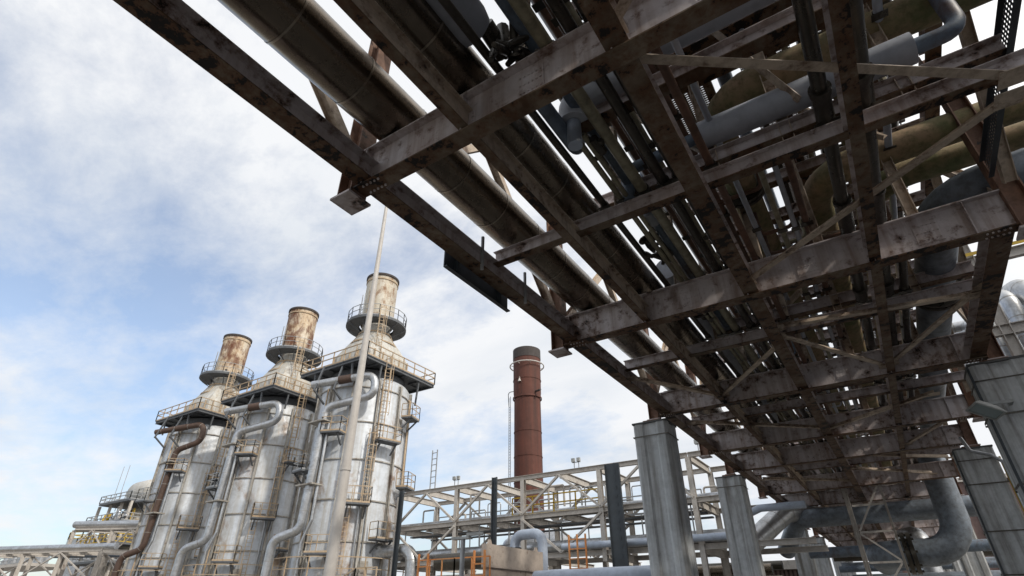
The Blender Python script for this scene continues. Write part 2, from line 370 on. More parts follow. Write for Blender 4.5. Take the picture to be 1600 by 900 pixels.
for a, b in zip(ends, ends[1:]):
    g = 0.012
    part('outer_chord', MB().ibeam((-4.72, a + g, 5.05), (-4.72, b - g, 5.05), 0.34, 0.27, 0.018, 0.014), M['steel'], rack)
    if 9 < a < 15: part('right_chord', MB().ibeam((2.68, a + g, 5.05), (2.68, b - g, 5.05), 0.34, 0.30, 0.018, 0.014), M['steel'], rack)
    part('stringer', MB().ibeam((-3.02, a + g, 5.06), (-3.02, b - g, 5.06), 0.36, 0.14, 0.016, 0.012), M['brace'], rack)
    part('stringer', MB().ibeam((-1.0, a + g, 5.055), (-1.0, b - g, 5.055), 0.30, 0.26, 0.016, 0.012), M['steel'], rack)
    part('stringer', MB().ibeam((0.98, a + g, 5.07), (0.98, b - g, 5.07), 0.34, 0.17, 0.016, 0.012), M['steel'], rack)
# flat bracing between the stringers, at the level of their undersides
BZ = 5.24
nodes = [((-1.0, 3.8), (2.55, 6.4)), ((-1.0, 9.4), (2.55, 6.8)), ((-4.6, 12.6), (-3.05, 15.2)), ((-2.95, 15.2), (-1.05, 12.6)), ((-.95, 12.0), (.9, 15.2)), ((1.05, 15.2), (2.6, 12.0)),
         ((-.9, 11.6), (2.5, 12.2)), ((-4.5, 17.3), (-1.1, 20.2)), ((-.9, 20.3), (1.9, 18.2)), ((1.2, 24.0), (2.5, 21.0)), ((-.9, 27.0), (2.0, 30.0)), ((-4.4, 27.4), (-1.1, 30.0)), ((-.9, 24.3), (2.5, 27.0)), ((-1.0, 3.4), (2.55, .7)), ((-1.0, -2.2), (2.55, .5))]
for k, (a, b) in enumerate(nodes):
    z = BZ + 0.035 * (k % 2)
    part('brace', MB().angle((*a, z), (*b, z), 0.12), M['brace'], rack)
    for (x, y) in (a, b): part('gusset_plate', MB().box((x - .14, y - .14, z - .075), (x + .14, y + .14, z - .062)), M['brace'], rack)
# side frames above the deck
ZT = 8.6
for i, y in enumerate(FR[:11]):
    p = MB().ibeam((-5.06, y, 4.92), (-5.06, y, ZT), 0.28, 0.28, 0.018, 0.013, up=(1, 0, 0), base=False)
    part('post', p, M['post'], rack)
    part('base_plate', MB().box((-5.25, y - .2, 4.885), (-4.87, y + .2, 4.918)), M['steel'], rack)
    part('post', MB().ibeam((2.98, y, 4.92), (2.98, y, ZT + .3), 0.28, 0.28, 0.018, 0.013, up=(1, 0, 0), base=False), M['post'], rack)
    part('base_plate', MB().box((2.79, y - .2, 4.885), (3.17, y + .2, 4.918)), M['steel'], rack)
for a, b in zip(FR[:10], FR[1:11]):
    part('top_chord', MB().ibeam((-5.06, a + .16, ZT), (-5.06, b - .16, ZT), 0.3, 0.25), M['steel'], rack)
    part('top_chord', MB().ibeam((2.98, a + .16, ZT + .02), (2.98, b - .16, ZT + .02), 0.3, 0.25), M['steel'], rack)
    m = (a + b) / 2
    for x, zz_ in ((-5.06, ZT), (2.98, ZT)):
        part('diagonal', MB().ibeam((x, a + .2, 5.7), (x, m, zz_ - .02), 0.16, 0.16, 0.012, 0.01, up=(1, 0, 0), base=False), M['brace'], rack)
        part('diagonal', MB().ibeam((x, b - .2, 5.7), (x, m + .12, zz_ - .02), 0.16, 0.16, 0.012, 0.01, up=(1, 0, 0), base=False), M['brace'], rack)
# upper tier: beams, trays and gratings that roof the rack
UP = sorted([y for y in FR[:11]] + [0.6, 4.95, 6.6, 7.3, 11.0, 12.45, 13.6, 17.0, 18.05, 22.3, 26.0, 27.8, 32.5])
for k, y in enumerate(UP):
    z = 8.35 if y not in FR else 8.3
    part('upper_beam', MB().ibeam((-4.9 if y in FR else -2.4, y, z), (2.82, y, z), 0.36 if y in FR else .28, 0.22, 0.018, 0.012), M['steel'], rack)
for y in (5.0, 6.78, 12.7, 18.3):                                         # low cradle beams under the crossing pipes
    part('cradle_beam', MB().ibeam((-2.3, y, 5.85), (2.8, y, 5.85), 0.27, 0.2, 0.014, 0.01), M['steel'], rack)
for x in (-2.35, -0.62, 0.55, 2.1):
    part('upper_stringer', MB().ibeam((x, -2, 8.7), (x, 48, 8.7), 0.24, 0.16), M['steel'], rack)
for x in (-2.3, -0.75, .3, 1.75):
    for y in (3.58, 6.59, 9.6, 12.45, 15.45, 20.55):
        part('hanger', MB().ibeam((x, y + .2, 5.7), (x, y + .2, 8.3), 0.16, 0.16, 0.012, 0.01, up=(1, 0, 0), base=False), M['brace'], rack)
def lattice(x0, x1, y0, y1, z, sx, sy, wx, wy, t=0.03):
    q = MB(); n = int((y1 - y0) / sy)
    for k in range(n): q.box((x0, y0 + k * sy, z), (x1, y0 + k * sy + wy, z + t))
    for k in range(int((x1 - x0) / sx) + 1): q.box((x0 + k * sx, y0, z - t - .002), (x0 + k * sx + wx, y1, z - .002))
    return q
for (x0, x1, y0, y1) in ((-1.75, -0.7, -2, 30), (0.0, 0.9, -2, 30)):
    part('walkway_grating', lattice(x0, x1, y0, y1, 9.1, 0.12, 0.06, 0.012, 0.022), M['grate'], rack)
for (x0, x1, y0, y1) in ((1.05, 1.85, -2, 34), (2.0, 2.7, 4.5, 34)):
    part('walkway_grating', lattice(x0, x1, y0, y1, 9.25, 0.2, 0.16, 0.02, 0.07), M['grate'], rack)
for (x0, x1, y0, y1, z) in ((1.0, 1.9, 34.8, 60, 9.25), (2.0, 2.75, 34.8, 60, 9.35), (-4.7, -0.9, 34.8, 70, 9.9), (-1, 2.8, 44, 70, 9.9)):
    q = MB().box((x0, y0, z), (x1, y1, z + .02)); q.box((x0, y0, z + .022), (x0 + .02, y1, z + .12)); q.box((x1 - .02, y0, z + .022), (x1, y1, z + .12))
    part('cable_ladder', q, M['tray'], rack)

# ------------------------------------------------------------------ concrete columns
def column_mesh(cx, cy, top, wx, wy):
    """precast shaft with chamfered corners and a shallow flute in each broad face"""
    a, b, c, d = wx / 2, wy / 2, 0.07, 0.045
    prof = [(-a + c, -b), (-a * .45, -b), (-a * .33, -b + d), (a * .33, -b + d), (a * .45, -b), (a - c, -b), (a, -b + c), (a, -b * .45), (a - d, -b * .33), (a - d, b * .33), (a, b * .45), (a, b - c),
            (a - c, b), (-a + c, b), (-a, b - c), (-a, -b + c)]
    m = MB(); vs = []
    for z in (G - .3, top): vs += [(cx + x, cy + y, z) for x, y in prof]
    n = len(prof); return m.add(vs, [[i, (i + 1) % n, n + (i + 1) % n, n + i] for i in range(n)] + [list(range(n))[::-1], list(range(n, 2 * n))])
def column(x, y, label, wx=1.0, wy=0.9, top=4.74, straps=True):
    t = thing('concrete_column', label, 'column', (x, y, G), 'concrete columns under the pipe rack'); t['kind'] = 'thing'
    part('shaft', column_mesh(x, y, top, wx, wy), M['concrete'], t)
    part('cap', MB().box((x - wx / 2 - .015, y - wy / 2 - .015, top + .003), (x + wx / 2 + .015, y + wy / 2 + .015, top + .05)), M['tar'], t)
    part('bearing_plate', MB().box((x - .25, y - .25, top + .053), (x + .25, y + .25, 4.882)), M['post'], t)
    if straps:
        for z in (top - .38,):
            q = MB()
            for s in (-1, 1):
                q.box((x - wx / 2 - .02, y + s * (wy / 2 + .006) - .006, z), (x + wx / 2 + .02, y + s * (wy / 2 + .006) + .006, z + .03))
                q.box((x + s * (wx / 2 + .012) - .006, y - wy / 2 - .01, z + .001), (x + s * (wx / 2 + .012) + .006, y + wy / 2 + .01, z + .029))
            part('strap', q, M['bare'], t)
    return t
CY = [15.45, 24.1, 39.85, 48.3, 61.0, 69.0]
LL = ['widest pale fluted column, first under the outer edge of the rack', 'second pale fluted column under the outer edge of the rack', 'third column of the outer row, where the light blue pipe jogs', 'fourth column of the outer row, in the shade beyond the blue pipe', 'fifth column of the outer row, deep under the rack', 'sixth and farthest visible column of the outer row']
RL = ['dark tall column beside the floodlight at the picture edge', 'dark banded column with a silver conduit beside the big bent duct', 'third column of the inner row behind the big bent duct', 'fourth column of the inner row far under the rack', 'fifth column of the inner row far under the rack', 'farthest column of the inner row far under the rack']
for y, l in zip(CY, LL): column(-5.12, y, l)
for y, l in zip(CY, RL):
    t = column(2.88, y, l, 1.05, 0.95)
    if y < 30:
        for z in (3.6, 2.2, 1.0):
            q = MB()
            for s in (-1, 1): q.box((2.88 - .55, y + s * .482 - .005, z), (2.88 + .55, y + s * .482 + .005, z + .04))
            q.box((2.88 - .545, y - .49, z + .05), (2.88 - .53, y + .49, z + .09)); q.box((2.88 + .53, y - .49, z + .05), (2.88 + .545, y + .49, z + .09))
            part('strap', q, M['bare'], t)
        part('edge_channel', MB().box((2.30, y - .56, G), (2.345, y - .48, 4.7)), M['tray'], t)

# ------------------------------------------------------------------ pipes lying along the rack
Ya, Yb = -3.0, 70.0
def longpipe(x, z, r, mat, name, label, y0=Ya, y1=Yb, seam=None, group=None, seg=14, cat='pipe'):
    return pipe(name, label, [(x, y0, z), (x, y1, z)], r, M[mat], cat, group, seam=seam, seam_mat=M['seam'] if mat == 'clad' else None, seg=seg)
def saddles(o, x, zb, w=0.30):
    for y in FR[:9]:
        q = MB().box((x - w, y - .11, 5.682), (x + w, y + .11, 5.70)); q.box((x - .01, y - .10, 5.701), (x + .01, y + .13, zb + .03))
        part('saddle', q, M['bare'], o)
p1 = longpipe(-4.36, 6.10, 0.385, 'clad', 'clad_pipe', 'fat dark metal-clad pipe nearest the open edge of the rack', seam=1.05, seg=40, group='fat metal-clad pipes under the rack'); saddles(p1, -4.36, 5.73)
p2 = longpipe(-3.20, 6.14, 0.40, 'clad', 'clad_pipe', 'fat dark metal-clad pipe between the pale stringer and the thin pipes', seam=1.05, seg=40, group='fat metal-clad pipes under the rack'); saddles(p2, -3.20, 5.75)
g = 'thin pipes lying along the rack'
drum = MB().sweep([(-2.73, -3, 6.36), (-2.73, 3.08, 6.36), (-2.73, 3.22, 6.36), (-2.73, 3.27, 6.36)], [.31, .31, .28, .2], 32)
o = tag(drum.build('insulated_pipe', M['ins']), 'blunt end of a fat grey insulated pipe above the clad pipe at the top edge', 'insulated pipe')
part('valve', MB().sweep([(-2.55, 3.25, 6.4), (-2.55, 3.7, 6.3)], .12, 10).sweep([(-2.4, 3.5, 6.0), (-2.45, 3.5, 6.55)], .09, 10), M['bare'], o)
pipe('insulated_pipe', 'grey insulated pipe beside the clad pipe farther along the rack', [(-2.55, 9.9, 6.35), (-2.55, 22, 6.35)], .25, M['ins'], 'insulated pipe', seg=24, seam=2.0)
for (x, z, r, m, l, y0, y1) in [
    (-2.50, 5.70, .055, 'bare', 'dark thin pipe tucked against the side of the fat clad pipe', Ya, Yb),
    (-2.21, 5.69, .045, 'olive', 'thin olive pipe emerging beyond the capped blue pipe end', 5.0, Yb),
    (-2.10, 5.68, .038, 'olive', 'thinner of the olive pipes emerging beyond the capped blue pipe end', 5.0, Yb),
    (-2.05, 5.95, .075, 'blue', 'blue-grey pipe with a bright sky gap along its side', Ya, 12.9),
    (-1.84, 5.72, .085, 'olive', 'thickest olive pipe in the middle of the thin pipes', Ya, Yb),
    (-1.70, 6.20, .040, 'brown', 'thin brown pipe just above the thickest olive pipe', Ya, Yb),
    (-1.62, 6.60, .060, 'olive', 'olive pipe raised above the dark pair', Ya, 26),
    (-1.50, 5.72, .080, 'bare', 'left one of the dark glossy pair of pipes', Ya, Yb),
    (-1.26, 5.74, .080, 'bare', 'right one of the dark glossy pair, beside the broad stringer', Ya, Yb),
    (-0.78, 5.70, .060, 'brown', 'brown pipe right behind the broad stringer', Ya, Yb),
    (0.78, 5.72, .095, 'bare', 'wet dark pipe left of the narrow stringer with a coupling collar', Ya, Yb),
    (1.24, 5.73, .105, 'bare', 'wet dark thicker pipe right of the narrow stringer with a coupling collar', Ya, Yb),
    (1.55, 5.72, .075, 'bare', 'dark pipe seen beyond the second heavy cross beam on the right', 9.9, Yb),
    (-1.95, 6.75, .05, 'brown', 'thin brown pipe high above the blue-grey pipe', Ya, 40),
    (-2.28, 7.1, .06, 'olive', 'olive pipe high above the thin pipes', Ya, 40),
    (-2.42, 6.9, .11, 'bare', 'dark pipe high above the capped blue pipe', 4, 50),
    (-2.15, 7.6, .13, 'ins', 'grey pipe high above the thin pipes, fattest of them', Ya, 50),
    (-1.38, 7.4, .07, 'olive', 'olive pipe high above the dark glossy pair', Ya, 50),
    (-1.15, 7.0, .09, 'brown', 'brown pipe high above the broad stringer', Ya, 50),
    (-1.72, 7.9, .12, 'bare', 'dark pipe under the open grating', Ya, 50),
    (-2.0, 8.0, .05, 'blue', 'thin blue pipe under the high beams', Ya, 50),
    (-.20, 6.2, .05, 'olive', 'thin olive pipe low between the broad and narrow stringers', 7.2, 50),
    (.02, 6.15, .045, 'ins', 'thin grey pipe low between the broad and narrow stringers', 7.2, 50),
    (.22, 6.2, .06, 'brown', 'thin brown pipe low between the broad and narrow stringers', 7.2, 50),
    (-.62, 6.4, .05, 'ins', 'thin grey pipe close behind the broad stringer', Ya, 50),
    (1.85, 7.2, .06, 'ins', 'thin grey pipe high on the right beside the mossy bends', Ya, 50)]:
    z += .06; o = longpipe(x, z, r, m, 'thin_pipe', l, y0, y1, group=g, seg=14)
    if y1 - y0 > 20:
        q = MB()
        for yy in FR[:8] + JO:
            if y0 < yy < y1: q.sweep([(x, yy - .03, z), (x, yy + .03, z)], r * 1.3, 10); q.box((x - r * 1.7, yy - .06, z - r - .012), (x + r * 1.7, yy + .06, z - r - .001))
        add_faces(o.data, q, org_of(o), M['bare'])
    if 'collar' in l:
        for yy in (6.0, 8.6, 11.9): part('collar', MB().sweep([(x, yy, z), (x, yy + .1, z), (x, yy + .16, z), (x, yy + 1.1, z)], [r * 1.45, r * 1.45, r * 1.22, r * 1.22], 14), M['bare'], o)
    if 'sky gap' in l: part('collar', MB().sweep([(x, 7.4, z), (x, 7.75, z)], r * 1.75, 16), M['ins'], o); part('collar', MB().sweep([(x, 12.6, z), (x, 12.95, z)], r * 1.75, 16), M['ins'], o)
pipe('blue_pipe', 'blue-grey pipe ending in a rounded elbow beside the clad pipe', [(-2.33, 3.9, 5.80), (-2.33, 5.35, 5.80), (-2.33, 5.35, 6.8)], .10, M['blue'], 'pipe', bend=.2, seg=18)
# upper pipes that fill the roof of the rack
ug = 'pipes on the upper tier of the rack'
UPP = [(-1.55, .11, 'bare'), (-1.15, .06, 'olive'), (-.95, .09, 'brown'), (-.30, .14, 'blue'), (.12, .07, 'bare'), (.45, .12, 'brown'), (.80, .06, 'olive'), (1.15, .15, 'bare'), (1.55, .11, 'moss'), (1.95, .16, 'brown'), (2.4, .13, 'bare')]
NTH = ['first', 'second', 'third', 'fourth', 'fifth', 'sixth', 'seventh', 'eighth', 'ninth', 'tenth', 'eleventh']
for k, (x, r, m) in enumerate(UPP):
    longpipe(x, 8.72 + r + .23, r, m, 'upper_pipe', '%s pipe from the open side on the high tier, %s' % (NTH[k], {'bare': 'dark and bare', 'olive': 'dull olive', 'brown': 'rusty brown', 'blue': 'blue-grey', 'moss': 'mossy'}[m]), -3, 60, group=ug, seg=10)

# pipes that cross the rack
o = pipe('insulated_pipe', 'pale grey insulated pipe crossing under the mossy bends', [(-.86, 6.62, 6.40), (1.98, 6.62, 6.40)], .215, M['ins'], 'insulated pipe', seg=32)
pipe('blue_pipe', 'blue pipe leaving the pale insulated pipe and turning down at a rusty elbow', [(-.87, 6.62, 6.40), (-2.08, 6.62, 6.30), (-2.08, 6.62, 5.66)], .10, M['blue'], 'pipe', bend=.24, seg=18)
pipe('blue_pipe', 'short dark blue pipe leaving the right end of the pale insulated pipe', [(1.99, 6.62, 6.40), (2.5, 6.62, 6.40), (2.5, 6.62, 8.2)], .11, M['blue'], 'pipe', bend=.2, seg=18)
o = pipe('drain_elbow', 'pale grey insulated elbow hanging with a blue pipe stub', [(-1.35, 4.85, 6.28), (-2.16, 4.85, 6.28), (-2.16, 4.85, 5.86)], .20, M['pale'], 'pipe elbow', bend=.22, seg=28)
part('stub', MB().sweep([(-2.16, 4.85, 5.9), (-2.16, 4.85, 5.42)], .10, 18), M['lblue'], o)
part('valve', MB().sweep([(-2.02, 5.15, 5.75), (-2.0, 5.45, 5.72)], .07, 8).sweep([(-2.10, 5.2, 5.80), (-1.9, 5.25, 5.70)], .05, 8), M['bare'], o)
def loop(x, y, z, r, xe, l, y1=52.0):
    return pipe('mossy_pipe', l, [(xe, y, z), (x, y, z), (x, y1, z)], r, M['moss'], 'pipe', 'mossy bent pipes of the right half', bend=r * 3.0, seg=28, flanges=[((x, y + 2.5, z), (0, 1, 0))])
loop(-.64, 6.95, 7.35, .28, 6.0, 'nearest mossy pipe bend, above the pale insulated pipe')
loop(.55, 9.85, 7.35, .28, 7.5, 'second mossy pipe bend, behind the first heavy beam')
loop(1.45, 10.75, 7.35, .25, 8.5, 'third mossy pipe bend, beside the wet dark pipes')
pipe('blue_pipe', 'fat blue-grey pipe with a bolted clamp curving in from the open right side', [(6.5, 10.4, 6.6), (2.28, 10.4, 6.35), (2.28, 44, 6.35)], .36, M['duct'], 'pipe', bend=.8, seg=32, flanges=[((2.28, 14.0, 6.35), (0, 1, 0))])
pipe('insulated_pipe', 'dark grey insulated pipe crossing high at the top edge', [(-1.2, 5.35, 7.3), (2.6, 5.35, 7.3)], .24, M['ins'], 'insulated pipe', seg=24)
# tangle of small valves and tubing by the second clad pipe
for (y, l) in ((3.45, 'dark valve cluster beyond the blunt grey insulated end'), (8.6, 'dark valve cluster beside the clad pipe in the second bay'), (11.2, 'dark valve cluster beside the clad pipe in the third bay')):
    q = MB(); rnd = random.Random(int(y * 10))
    for k in range(9):
        c = Vector((-2.28 + rnd.uniform(-.16, .16), y + rnd.uniform(-.45, .45), 5.85 + rnd.uniform(-.15, .25))); d = Vector((rnd.uniform(-1, 1), rnd.uniform(-1, 1), rnd.uniform(-1, 1))).normalized() * rnd.uniform(.08, .26)
        q.sweep([c - d, c, c + d], [.035, .055, .035], 8)
        if k % 3 == 0: q.sweep([c + d, c + d * 1.15], .11, 12)
    tag(q.build('valve_cluster', M['bare']), l, 'valve')

for (a, b) in [((-.5, 5.6, 8.3), (.6, 6.5, 6.2)), ((.1, 8.0, 8.3), (1.6, 8.2, 6.4)), ((-.6, 7.6, 6.3), (.8, 9.4, 8.2)), ((1.9, 4.2, 6.1), (2.7, 6.4, 8.2)), ((-2.3, 6.7, 8.3), (-.8, 6.8, 6.2)), ((.4, 11.2, 6.0), (2.2, 12.2, 8.2)), ((-.7, 12.6, 6.1), (.3, 15.2, 8.2)), ((1.0, 14.0, 8.2), (2.4, 15.2, 6.2)), ((-2.2, 12.5, 6.3), (-.8, 12.6, 8.2)), ((-.6, 3.8, 7.2), (2.8, 4.1, 7.0)), ((-.6, 8.1, 6.9), (2.8, 8.3, 6.8)), ((.2, 10.9, 6.7), (2.8, 11.4, 6.6)), ((-.7, 14.3, 6.8), (2.6, 14.4, 6.7))]:
    part('inner_brace', MB().angle(a, b, .11), M['brace'], rack)
rnd = random.Random(11)
for k in range(26):
    y = 4.2 + k * .83; x0 = rnd.choice((-2.3, -2.0, -1.6, -.6, .2, .9)); L = rnd.uniform(.6, 2.2); z = rnd.choice((6.5, 7.0, 7.7, 8.15)); r = rnd.uniform(.025, .06)
    part('branch_pipe', MB().sweep(fillet([(x0, y, z + .9), (x0, y, z), (x0 + L, y, z), (x0 + L, y, z + .5)], .12), r, 8), M[rnd.choice(('olive', 'bare', 'brown', 'blue', 'ins'))], rack)
# perforated cable trays on the right edge
def perforated(p0, L, w, axis):
    q = MB(); n = int(L / .075)
    for k in range(n):
        y = p0[1] + k * .075
        q.box((p0[0], y, p0[2]), (p0[0] + .004, y + .038, p0[2] + w))
    for k in range(6): q.box((p0[0] - .003, p0[1], p0[2] + k * w / 6), (p0[0] - .0005, p0[1] + L, p0[2] + k * w / 6 + w / 13))
    q.box((p0[0] - .06, p0[1], p0[2] + w), (p0[0] + .01, p0[1] + L, p0[2] + w + .012)); q.box((p0[0] - .06, p0[1], p0[2] - .012), (p0[0] + .01, p0[1] + L, p0[2]))
    return q
tag(perforated((2.80, -2, 5.80), 11.3, .32, 'y').build('cable_tray', M['tray']), 'dark perforated cable tray on the open right edge of the rack', 'cable tray')
q = MB().box((-4.95, 5.5, 4.83), (-4.93, 7.35, 5.3)); q.box((-4.93, 5.5, 4.83), (-4.87, 7.35, 4.85))
for y in (5.75, 7.0): q.box((-4.93, y, 4.86), (-4.86, y + .05, 5.32))
o = tag(q.build('cable_tray', M['tray']), 'short dark steel trough hung on the outer edge beam', 'cable tray')
for y in (6.05, 7.42): part('clamp', MB().sweep([(-4.58, y, 4.95), (-4.58, y, 5.62)], .03, 8), M['grail'], o)

# floodlight on the right column, and its conduit
fl = thing('floodlight', 'grey floodlight tilted down on the dark column', 'floodlight', (2.45, 14.7, 3.9))
fm = Matrix.Translation(Vector((2.22, 14.35, 3.58))) @ Matrix.Scale(.72, 4) @ Matrix.Rotation(R(22), 4, 'Y') @ Matrix.Rotation(R(-18), 4, 'X') @ Matrix.Rotation(R(20), 4, 'Z')
def xf(mb, m): mb.v = [m @ v for v in mb.v]; return mb
part('housing', xf(MB().add([(-.36, -.27, 0), (.36, -.27, 0), (.36, .27, 0), (-.36, .27, 0), (-.2, -.12, .2), (.2, -.12, .2), (.2, .12, .2), (-.2, .12, .2)], [[0, 1, 5, 4], [1, 2, 6, 5], [2, 3, 7, 6], [3, 0, 4, 7], [4, 5, 6, 7], [3, 2, 1, 0]]), fm), M['lamp'], fl)
gl = part('glass', xf(MB().box((-.32, -.23, -.012), (.32, .23, -.003)), fm), M['glass'], fl)
q = MB()
for a, b in (((-.37, -.28), (.37, -.24)), ((-.37, .24), (.37, .28)), ((-.37, -.238), (-.33, .238)), ((.33, -.238), (.37, .238))): q.box((a[0], a[1], -.035), (b[0], b[1], -.001))
part('bezel', xf(q, fm), M['lamp'], fl)
part('bracket', MB().bar((2.26, 14.4, 3.73), (2.75, 14.75, 3.80), .06).bar((2.75, 14.7, 3.80), (2.75, 14.98, 3.80), .06), M['lamp'], fl)
pipe('conduit', 'bright silver conduit bent down the side of the banded column', [(2.6, 23.0, 5.0), (2.75, 23.3, 4.6), (3.25, 23.5, 4.45), (3.5, 23.55, 4.2), (3.55, 23.58, G)], .055, M['silver'], 'conduit', bend=.15, seg=12)
pipe('conduit', 'yellow conduit beside the silver conduit on the banded column', [(3.46, 23.62, 4.4), (3.46, 23.62, G)], .03, M['yellow'], 'conduit', seg=8)

# ------------------------------------------------------------------ under the rack, beyond the second columns
pipe('duct', 'fat blue-grey duct dropping from the rack and bending level', [(2.2, 31.6, 6.5), (2.2, 31.6, 2.3), (-1.0, 31.6, 2.3), (-1.0, 37, 2.3)], .56, M['duct'], 'duct', bend=1.25, seg=40, seam=1.6, flanges=[((0.2, 31.6, 2.3), (1, 0, 0))])
pipe('duct', 'fat dark silver pipe crossing level under the rack', [(-5.6, 37, 3.1), (-4.3, 34.5, 4.35), (-3.6, 34.3, 4.35), (4.6, 34.3, 4.35)], .46, M['duct'], 'duct', bend=1.0, seg=32, seam=1.5)
pipe('duct', 'shiny round topped duct standing between the bent duct and the steel trestle', [(1.0, 44, G), (1.0, 44, 4.1), (.3, 47, 4.3)], .6, M['silver'], 'duct', bend=1.0, seg=32, seam=2.0)
pipe('duct', 'dark blue pipe crossing low behind the bent duct', [(-3.0, 42, 1.5), (6.0, 42, 1.5)], .55, M['duct'], 'duct', seg=24)
pipe('duct', 'silver low pipe at the bottom edge under the rack', [(-3.5, 45, .5), (7.0, 45, .5)], .6, M['silver'], 'duct', seg=24, seam=2.2)
pipe('blue_pipe', 'blue pipe crossing under the rack behind the third column', [(-4.6, 38.2, 3.0), (4, 38.2, 3.0)], .28, M['blue'], 'pipe', seg=18)
pipe('duct', 'dull brown duct crossing low between the far columns', [(-4.4, 56, 1.0), (7, 56, 1.0)], .8, M['bare'], 'duct', seg=20)
tr = thing('steel_trestle', 'light steel trestle with a zigzag brace under the rack', 'trestle', (-.85, 31, G))
for x in (-1.58, -1.48, -.1): part('leg', MB().ibeam((x, 30.2, G), (x, 30.2, 4.98), .09, .1, .01, .01, up=(1, 0, 0), base=False), M['truss'], tr)
for z in (4.2, 3.1, 1.9, .4): part('rail', MB().bar((-1.40, 30.2, z), (-.16, 30.2, z), .08), M['truss'], tr)
for (za, zb, f) in ((4.95, 3.15, 1), (3.05, 1.95, 0), (1.85, .5, 1)):
    part('brace', MB().bar((-1.4 if not f else -.2, 30.2, za), (-.2 if not f else -1.4, 30.2, zb), .07), M['truss'], tr)
# small dark rack of pipes farther back
for k, (y, z, r, m) in enumerate([(50, 3.6, .3, 'bare'), (52, 2.9, .22, 'blue'), (53, 2.2, .3, 'bare'), (55, 3.2, .35, 'duct'), (57, 1.6, .4, 'bare'), (59, 4.2, .35, 'bare'), (63, 2.6, .45, 'duct')]):
    pipe('cross_pipe', '%s of the dim pipes crossing far under the rack, counted from the front' % NTH[k], [(-4.5, y, z), (6.5, y, z)], r, M[m], 'pipe', 'dim pipes crossing far under the rack', seg=12)

# ------------------------------------------------------------------ three tall waste-heat vessels
def railing(mb, pts, h=1.1, post=1.3, r=0.034, closed=False):
    P = [Vector(p) for p in pts] + ([Vector(pts[0])] if closed else [])
    up = Vector((0, 0, 1))
    for a, b in zip(P, P[1:]):
        L = (b - a).length; n = max(1, round(L / post))
        for f in (h, h * .55): mb.bar(a + up * f, b + up * f, r * 2)
        mb.bar(a + up * .06, b + up * .06, .012, .12)
        for i in range(n + 1): mb.bar(a + (b - a) * (i / n), a + (b - a) * (i / n) + up * h, r * 2, up=(1, 0, 0))
    return mb
def ladder(mb, p, out, side, z0, z1, cage=True, w=0.45):
    """caged ladder standing at p (xy), facing out; side is the direction of its rungs"""
    p = Vector((p[0], p[1], 0)); o = Vector((*out, 0)); s = Vector((*side, 0)); up = Vector((0, 0, 1))
    for k in (-1, 1): mb.bar(p + s * (k * w / 2) + up * z0, p + s * (k * w / 2) + up * (z1 + 1), .06, up=tuple(o))
    z = z0 + .3
    while z < z1: mb.bar(p - s * w / 2 + up * z, p + s * w / 2 + up * z, .03); z += .3
    if cage:
        hoops = []; z = z0 + 2.2
        while z < z1 + 1:
            ring = [p + s * (.38 * math.cos(a)) + o * (.05 + .68 * math.sin(a)) + up * z for a in [math.pi * k / 6 for k in range(7)]]
            for a, b in zip(ring, ring[1:]): mb.bar(a, b, .014, .05)
            hoops.append(ring); z += .9
        for k in (1, 3, 5):
            for a, b in zip(hoops, hoops[1:]): mb.bar(a[k], b[k], .04, .014, up=tuple(o))
    return mb
def pol(c, r, a, z): return (c[0] + r * math.cos(R(a)), c[1] + r * math.sin(R(a)), z)
